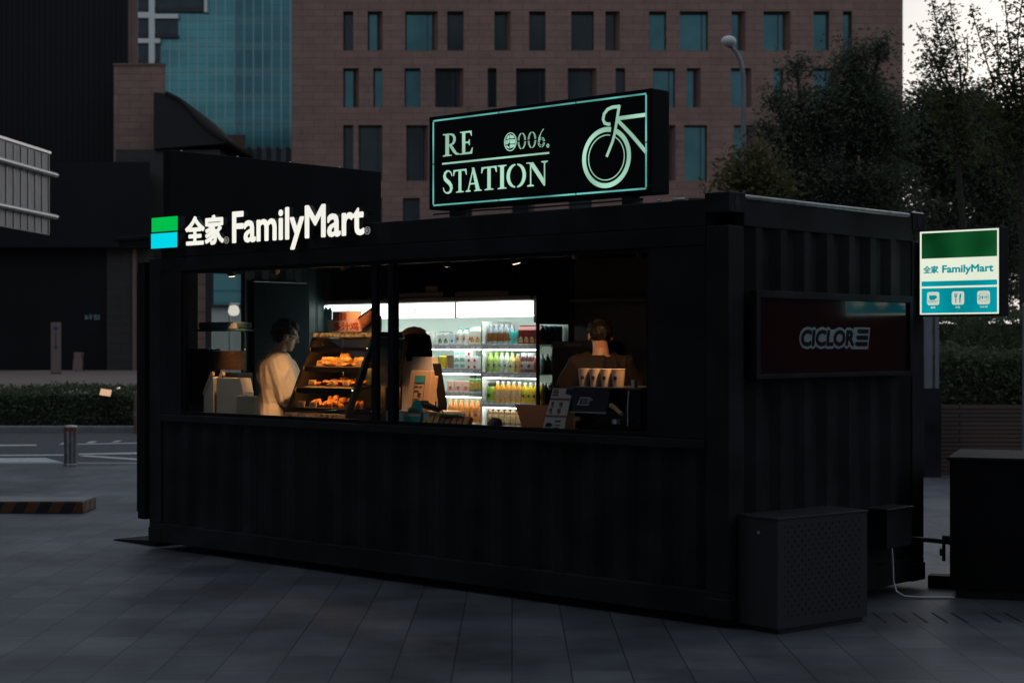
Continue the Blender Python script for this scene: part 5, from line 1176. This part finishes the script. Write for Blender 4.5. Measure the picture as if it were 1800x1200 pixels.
sn = kthing('barcode_scanner', 'black handheld barcode scanner resting on the white drawer', 'scanner', (3.14, .24, 1.30), R(-12))
part(MB().tube([(0, 0, 0), (.07, 0, -.008), (.16, 0, -.022), (.21, 0, -.028)], [.028, .026, .022, .018], 10, squash=.8).bbox(-.045, .02, -.035, .035, -.015, .035, .01), 'body', 'black_plastic', sn, True)
part(MB().tube([(.20, 0, -.03), (.27, -.01, -.035), (.33, -.03, -.07), (.37, -.05, -.09)], .005, 6), 'cord', 'black_plastic', sn, True)
hs_ = kthing('tape_holder', 'small rounded black tape holder on the window counter', 'tape holder', (3.96, .14, 1.136))
part(MB().lathe([(.06, 0), (.066, .01), (.05, .075), (.03, .095), (.01, .10)], n=16), 'body', 'black_plastic', hs_, True)
part(MB().tube([(-.06, 0, .02), (-.16, .01, .012), (-.26, .0, .008), (-.34, .02, .006)], .005, 6), 'cord', 'black_plastic', hs_, True)
part(MB().lathe([(.030, .0), (.034, .012), (.02, .02)], (.07, -.03, 0), 12), 'knob', 'steel', hs_, True)
tr_ = kthing('steel_tray', 'shallow reflective steel tray on the counter before the laptop', 'tray', (4.05, .11, 1.136)); part(MB().bbox(0, .16, 0, .16, 0, .012, .003).bbox(-.004, .164, -.004, .0, .0, .02, .001), 'tray', 'silver', tr_)
lt = kthing('laptop', 'brown lit back of an open laptop screen leaning on the counter', 'laptop', (4.05, .22, 1.136))
M['lap'] = mat('lap', (.06, .040, .032), .4)
part(MB().prism([(.0, .195), (.38, .195), (.40, .0), (.11, .0)], .0, .012, 'xz', T=Matrix.Rotation(R(-8), 4, 'X')), 'screen_back', 'lap', lt); part(MB().bbox(.11, .40, .02, .24, 0, .016, .004), 'keyboard', 'dark_steel', lt)
ps = kthing('drinks_sheet', 'leaning white printed drinks sheet with brown bands beside the espresso machine', 'leaflet', (4.440, .085, 1.136), R(2))
TT = Matrix.Rotation(R(-12), 4, 'X') @ Matrix.Scale(1.06, 4, (0, 0, 1))
part(MB().prism([(0, 0), (.195, 0), (.225, .305), (.055, .305)], 0, .004, T=TT), 'sheet', 'white_card', ps)
M['brown_print'] = mat('brown_print', (.16, .07, .035), .6)
mt = MB().prism([(.042, .228), (.213, .228), (.214, .240), (.0445, .240)], -.003, -.0004, T=TT).prism([(.022, .118), (.203, .118), (.204, .128), (.024, .128)], -.003, -.0004, T=TT)
for (x, z, w_, h_) in ((.06, .19, .02, .026), (.13, .19, .026, .024), (.05, .148, .02, .026), (.12, .148, .026, .024), (.06, .182, .026, .003), (.13, .182, .026, .003), (.05, .14, .026, .003), (.12, .14, .026, .003), (.11, .085, .05, .012), (.115, .062, .045, .006), (.11, .045, .04, .006), (.06, .255, .045, .012), (.062, .272, .045, .012), (.066, .288, .04, .01)): mt.box(x, x + w_, -.0032, -.0004, z, z + h_, T=TT)
part(mt, 'print', 'brown_print', ps); part(MB().prism([(.03, .055), (.07, .05), (.095, .065), (.07, .08), (.04, .075)], -.0032, -.0004, T=TT), 'picture', 'sticker_dark', ps)
M['machine_panel'] = mat('machine_panel', (.030, .038, .046), .16, coat=.3, var=(3, .8, 1.25))
es = kthing('espresso_machine', 'large black espresso machine with slanted glossy panel and white emblem', 'coffee machine', (4.56, .17, 1.136))
part(MB().prism([(.05, .04), (.62, .04), (.62, .30), (.05, .30)], .08, .40, 'xz'), 'body', 'case_black', es)
part(MB().prism([(.0, .165), (.41, .165), (.44, .315), (.06, .315)], -.02, .08, 'xz'), 'front_panel', 'machine_panel', es)
part(MB().prism([(.0, .155), (.412, .155), (.41, .163), (.0, .163)], -.024, .06, 'xz'), 'panel_trim', 'silver', es)
part(MB().bbox(.03, .66, .04, .44, .316, .330, .004), 'cup_rail', 'dark_steel', es)
part(MB().bbox(.05, .66, .0, .42, .0, .038, .006), 'drip_tray', 'dark_steel', es); part(MB().bbox(.08, .16, -.004, .04, .098, .128, .004), 'side_knob', 'wood', es)
part(MB().tube([(.45, -.02, .21), (.50, -.05, .20), (.62, -.12, .16)], [.018, .016, .013], 10), 'handle', 'wood', es, True)
part(MB().lathe([(.035, 0), (.035, .03)], (.50, -.02, .09), 16).tube([(.585, .0, .31), (.60, -.03, .22), (.60, -.03, .08)], .007, 8).lathe([(.02, 0), (.02, .05)], (.55, .10, .33), 12), 'group_head', 'silver', es, True)
lg = MB().prism([(.15, .205), (.255, .205), (.275, .262), (.185, .262)], -.024, -.0205).prism([(.262, .24), (.29, .24), (.293, .25), (.264, .25)], -.024, -.0205)
part(lg, 'emblem_plate', 'silver', es)
V, F = text2d('ES', .18, .25, .215, .252, bold=.03, shear=.2, d=.003); part(MB().add(V, F, T=Matrix.Translation((0, -.024, 0))), 'emblem_lettering', 'machine_panel', es)
M['cup_card'] = mat('cup_card', (.62, .50, .40), .6)
cup = None
for k in range(4):
    l = 'white paper cup with a round black emblem, %s in the row on the espresso machine' % ORD[k]
    x = 4.655 + k * .098
    if cup is None:
        cup = thing('paper_cup', l, 'cup'); part(MB().lathe([(.036, 0), (.047, .116), (.049, .118), (.047, .121), (.044, .118), (.033, .004)], n=20), 'body', 'cup_card', cup, True)
        part(MB().lathe([(.013, -.001), (.013, .0022)], n=16, T=Matrix.Translation((.0107, -.0402, .060)) @ Matrix.Rotation(R(-75), 4, 'Z') @ Matrix.Rotation(R(85), 4, 'Y')), 'emblem', 'sticker_dark', cup); cup.location = kpt(x, .30, 1.466); cup.rotation_euler = (0, 0, KROT); cup['group'] = 'paper cups on the espresso machine'
    else: dup(cup, kpt(x, .30, 1.466), KROT - .05 * k, l, 'paper cups on the espresso machine')
tc_ = kthing('tall_cabinet', 'tall flat dark cabinet with a thin silver top edge against the service wall', 'cabinet', (0, 0, 0))
part(MB().bbox(.062, .12, 1.05, 1.66, .15, 2.315, .004), 'body', mat('cabinet_teal', (.010, .017, .021), .85, spec=.08, var=(2, .8, 1.2)), tc_); part(MB().box(.062, .125, 1.045, 1.665, 2.315, 2.322), 'top_edge', 'silver', tc_); part(MB().bbox(.118, .128, 1.60, 1.615, 1.2, 1.5, .002), 'handle', 'dark_steel', tc_)
# rear counter with an oven behind the clerk
rc = kthing('rear_cupboard', 'dark rear cupboard with a shelf rail behind the second clerk', 'cupboard', (0, 0, 0))
part(MB().bbox(2.86, 5.90, 2.02, 2.36, .15, 1.36, .006), 'body', 'inner_brown', rc); part(MB().bbox(2.95, 5.85, 2.12, 2.36, 2.10, 2.13, .004), 'shelf', 'inner_brown', rc)
ov = kthing('small_oven', 'dark box oven with a silver front edge on the rear cupboard', 'oven', (2.88, 1.98, 1.362))
part(MB().bbox(0, .46, 0, .34, 0, .36, .008), 'body', 'case_black', ov); part(MB().bbox(-.004, .464, -.010, .0, .36, .372, .003).bbox(-.004, .464, -.010, .34, .405, .416, .003).box(.01, .45, .0, .33, .361, .404), 'front_trim', 'dark_steel', ov)
part(MB().box(.16, .34, -.012, -.0105, .376, .396), 'display', pm((.30, .20, .14), .5), ov)

# ------------------------------------------------------------------ track lights under the ceiling
M['lamp_warm'] = emis('lamp_warm', (1, .72, .42), 6.0); M['lamp_off'] = mat('lamp_off', (.12, .09, .08), .3)
trk = kthing('light_track', 'black ceiling track carrying small spotlights inside the kiosk', 'track', (0, 0, 0)); part(MB().bbox(.5, 5.8, .10, .14, 2.445, 2.474, .003), 'rail', 'black_plastic', trk)
for k, (x, tg, on) in enumerate(((.98, (.84, .34, 1.3), 44), (1.55, (1.02, .66, 1.3), 54), (2.35, (2.15, .52, 1.95), 30), (3.49, (3.08, .60, 1.30), 62), (4.15, (4.22, .52, 1.15), 60), (4.72, (4.24, 1.0, 1.6), 26), (5.30, (4.80, .56, 1.45), 60))):
    l = ('lit' if on else 'unlit') + ' black track spotlight, %s along the ceiling track' % ORD[k]
    s_ = kthing('track_spotlight', l, 'spotlight', (x, .12, 2.445), 0, 'spotlights on the ceiling track')
    T = Matrix.Translation((0, 0, -.03)) @ (Vector(tg) - Vector((x, .12, 2.415))).to_track_quat('-Z', 'Y').to_matrix().to_4x4()
    part(MB().box(-.012, .012, -.012, .012, -.035, 0), 'mount', 'black_plastic', s_)
    part(MB().lathe([(.028, -.005), (.032, -.02), (.034, -.098), (.030, -.098)], n=16, T=T), 'body', 'black_plastic', s_, True)
    part(MB().lathe([(.027, -.102), (.027, -.0985)], n=16, T=T), 'lens', 'lamp_warm' if on else 'lamp_off', s_)
    if on:
        ld = bpy.data.lights.new('spot_beam', 'SPOT'); ld.energy = on * 1.3; ld.color = (1, .50, .21); ld.spot_size = R(46); ld.spot_blend = .8; ld.shadow_soft_size = .04
        lo = bpy.data.objects.new('spot_beam', ld); col.objects.link(lo); lo.parent = s_; lo.location = T @ Vector((0, 0, -.115)); lo.rotation_euler = T.to_euler()

# ------------------------------------------------------------------ people
def remesh(mb, voxel, name, m, parent, smooth_it=6):
    me = bpy.data.meshes.new(name); me.from_pydata(mb.v, [], mb.f)
    bm = bmesh.new(); bm.from_mesh(me); bmesh.ops.recalc_face_normals(bm, faces=bm.faces[:]); bm.to_mesh(me); bm.free()
    o = bpy.data.objects.new(name, me); col.objects.link(o)
    r = o.modifiers.new('r', 'REMESH'); r.mode = 'VOXEL'; r.voxel_size = voxel
    s = o.modifiers.new('s', 'SMOOTH'); s.iterations = smooth_it; s.factor = .5
    n = bpy.data.meshes.new_from_object(o.evaluated_get(bpy.context.evaluated_depsgraph_get()))
    o.modifiers.clear(); o.data = n; bpy.data.meshes.remove(me); n.materials.clear(); n.materials.append(M[m])
    n.polygons.foreach_set('use_smooth', [True] * len(n.polygons)); o.parent = parent; _kids.setdefault(parent.name, []).append(o); return o
def loft(mb, rings, n=24):
    vs = []; fs = []
    for (cx, cy, cz, rx, ry) in rings:
        for i in range(n): a = 2 * math.pi * i / n; vs.append((cx + rx * math.cos(a), cy + ry * math.sin(a), cz))
    for j in range(len(rings) - 1):
        for i in range(n): k = (i + 1) % n; fs.append((j * n + i, j * n + k, (j + 1) * n + k, (j + 1) * n + i))
    fs.append(tuple(range(n - 1, -1, -1))); fs.append(tuple((len(rings) - 1) * n + i for i in range(n))); mb.add(vs, fs)
def person(label, loc, heading, S, arms, pitch, top, top_inf, hem, sleeve, hairstyle, glasses=False):
    """standing figure facing its own +y; arms: (elbow, wrist) for -x and +x sides"""
    t = thing('person', label, 'person', kpt(*loc), KROT + heading - R(90)); t.scale = (S, S, S)
    TOR = [(0, 0, .86, .150, .105), (0, 0, .95, .160, .115), (0, .005, 1.06, .138, .100), (0, .010, 1.18, .150, .108), (0, .008, 1.28, .168, .115), (0, -.002, 1.36, .172, .105), (0, -.010, 1.42, .130, .080), (0, -.012, 1.455, .070, .062)]
    HP = Vector((0, -.012, 1.46)); HR = Matrix.Rotation(R(-pitch), 3, 'X')
    def hp(p): return HP + HR @ (Vector(p) - HP)
    b = MB(); loft(b, TOR)
    b.tube([(0, -.012, 1.42), (0, -.006, 1.48), hp((0, .008, 1.545)), hp((0, .02, 1.58))], [.070, .060, .056, .055], 14)
    rot = HR
    b.ell(hp((0, .018, 1.665)), (.078, .098, .098), 20, 14, rot=rot); b.ell(hp((0, .050, 1.600)), (.058, .064, .075), 18, 12, rot=rot); b.ell(hp((0, .085, 1.545)), (.030, .026, .022), 12, 8, rot=rot)
    b.tube([hp((0, .112, 1.655)), hp((0, .128, 1.628)), hp((0, .136, 1.612))], [.010, .013, .016], 8); b.ell(hp((0, .110, 1.575)), (.024, .010, .008), 10, 6, rot=rot); b.ell(hp((0, .108, 1.562)), (.021, .010, .008), 10, 6, rot=rot)
    b.tube([hp((-.05, .098, 1.672)), hp((0, .112, 1.675)), hp((.05, .098, 1.672))], .011, 8)
    for s in (-1, 1):
        b.ell(hp((s * .082, .010, 1.628)), (.010, .024, .036), 10, 8, rot=rot)
        b.ell(hp((s * .034, .100, 1.652)), (.014, .010, .009), 8, 6, rot=rot)
    hands = []
    for s, (el, wr) in zip((-1, 1), arms):
        sh_ = Vector((s * .168, -.005, 1.385)); el = Vector(el); wr = Vector(wr)
        b.tube([(s * .10, -.005, 1.40), sh_, sh_.lerp(el, .5), el, el.lerp(wr, .45), wr], [.055, .056, .047, .040, .038, .027], 12)
        d = (wr - el).normalized(); sd_ = d.cross(Vector((0, 0, 1))).normalized() * s; up = sd_.cross(d) * s
        pc_ = wr + d * .05; b.ell(pc_, (.040, .050, .018), 12, 8, rot=Matrix((sd_ * s, d, up)).transposed())
        for k, (o_, ln) in enumerate(((-.030, .062), (-.010, .072), (.010, .068), (.029, .052))):
            r0 = pc_ + d * .038 + sd_ * o_ * -1; b.tube([r0, r0 + d * ln * .5 - up * .006, r0 + d * ln * .85 - up * .024, r0 + d * ln - up * .042], [.0095, .009, .0085, .007], 8)
        r0 = pc_ - d * .012 - sd_ * -.0 + sd_ * -.036; b.tube([r0, r0 + d * .030 - sd_ * .022 - up * .008, r0 + d * .058 - sd_ * .026 - up * .018], [.012, .011, .008], 8)
        # leg and foot
        b.tube([(s * .085, 0, .90), (s * .092, .008, .70), (s * .092, .012, .50), (s * .092, .0, .44), (s * .092, -.02, .28), (s * .092, -.02, .09)], [.088, .078, .058, .054, .053, .036], 12)
        b.ell((s * .095, .045, .045), (.045, .125, .045), 12, 8)
    remesh(b, .0062, 'body', 'skin', t, 4)
    c = MB()
    loft(c, [(x, y, z, rx + top_inf, ry + top_inf) for (x, y, z, rx, ry) in ([(0, 0, hem, .158, .118)] + [q for q in TOR if q[2] > hem + .02][:-1])] + [(0, -.012, 1.452, .082, .074)])
    for s, (el, wr) in zip((-1, 1), arms):
        sh_ = Vector((s * .168, -.005, 1.385)); el = Vector(el); wr = Vector(wr)
        pts = [(s * .08, -.005, 1.395), sh_, sh_.lerp(el, .5), el, el.lerp(wr, .5), wr]; rs = [.060, .062, .056, .053, .050, .043]
        if sleeve == 'short': pts = pts[:3] + [sh_.lerp(el, .72)]; rs = [.060, .064, .064, .066]
        c.tube(pts, [q + top_inf * .75 for q in rs], 14)
    if sleeve == 'long': c.tube([(-.03, -.065, 1.475), (0, -.080, 1.485), (.03, -.065, 1.475)], .018, 8); c.lathe([(.078, -.035), (.074, .02)], (0, -.008, 1.475), 18)
    # folds
    o = remesh(c, .009, 'shirt' if sleeve == 'short' else 'coat', top, t, 3)
    for v in o.data.vertices:
        q = v.co; k = (.22 - abs(mnoise.noise(Vector((q.x * 9, q.y * 9, q.z * 2.6 + q.x * 5))))) * .055 + mnoise.noise(Vector((q.x * 30, q.y * 30, q.z * 5))) * .003
        v.co = q + v.normal * max(k, -.003)
    tr = MB(); loft(tr, [(0, 0, .80, .164, .118), (0, 0, .99, .168, .124)])
    for s in (-1, 1): tr.tube([(s * .082, 0, .88), (s * .092, .008, .68), (s * .092, .01, .46), (s * .092, -.012, .26), (s * .092, -.012, .075)], [.098, .090, .074, .070, .064], 12)
    remesh(tr, .011, 'trousers', 'trousers', t, 3)
    sh2 = MB()
    for s in (-1, 1): sh2.ell((s * .095, .045, .05), (.052, .135, .052), 14, 8)
    remesh(sh2, .010, 'shoes', 'shoe', t, 2)
    h = MB()
    h.ell(hp((0, .002, 1.690)), (.090, .108, .096), 20, 14, rot=rot); h.ell(hp((0, -.035, 1.640)), (.080, .075, .075), 18, 12, rot=rot)
    if hairstyle == 'fringe': h.ell(hp((0, .062, 1.735)), (.070, .050, .040), 14, 10, rot=rot)
    else: h.ell(hp((0, .045, 1.735)), (.072, .055, .040), 14, 10, rot=rot)
    o = remesh(h, .008, 'hair', 'hair', t, 2)
    for v in o.data.vertices: v.co = v.co + v.normal * (.010 * mnoise.noise(v.co * 30) + .006 * mnoise.noise(v.co * 70))
    if glasses:
        g_ = MB()
        for s in (-1, 1):
            g_.tube([hp((s * .034 + .024 * math.cos(R(a)), .122, 1.650 + .019 * math.sin(R(a)))) for a in range(0, 361, 24)], .0026, 6)
            g_.tube([hp((s * .058, .120, 1.655)), hp((s * .082, .07, 1.655)), hp((s * .086, .01, 1.648))], .0026, 6)
        g_.tube([hp((-.010, .124, 1.654)), hp((.010, .124, 1.654))], .0026, 6); part(g_, 'glasses', 'silver', t, True)
    return t
pA = person('person in a loose cream coat and glasses turned towards the food case', (.68, .86, .15), R(60), 1.03, (((-.25, .03, 1.13), (-.20, .27, 1.06)), ((.25, .05, 1.13), (.18, .28, 1.04))), 16, 'coat', .066, .72, 'long', 'fringe', True)
pB = person('person in a dark T-shirt seen from behind with bowed head', (4.17, 1.06, .17), R(132), 1.03, (((-.27, .03, 1.14), (-.16, .25, 1.10)), ((.27, .03, 1.14), (.16, .25, 1.10))), 33, 'tee', .030, .84, 'short', 'crop')
M['print_grey'] = mat('print_grey', (.10, .09, .085), .8)
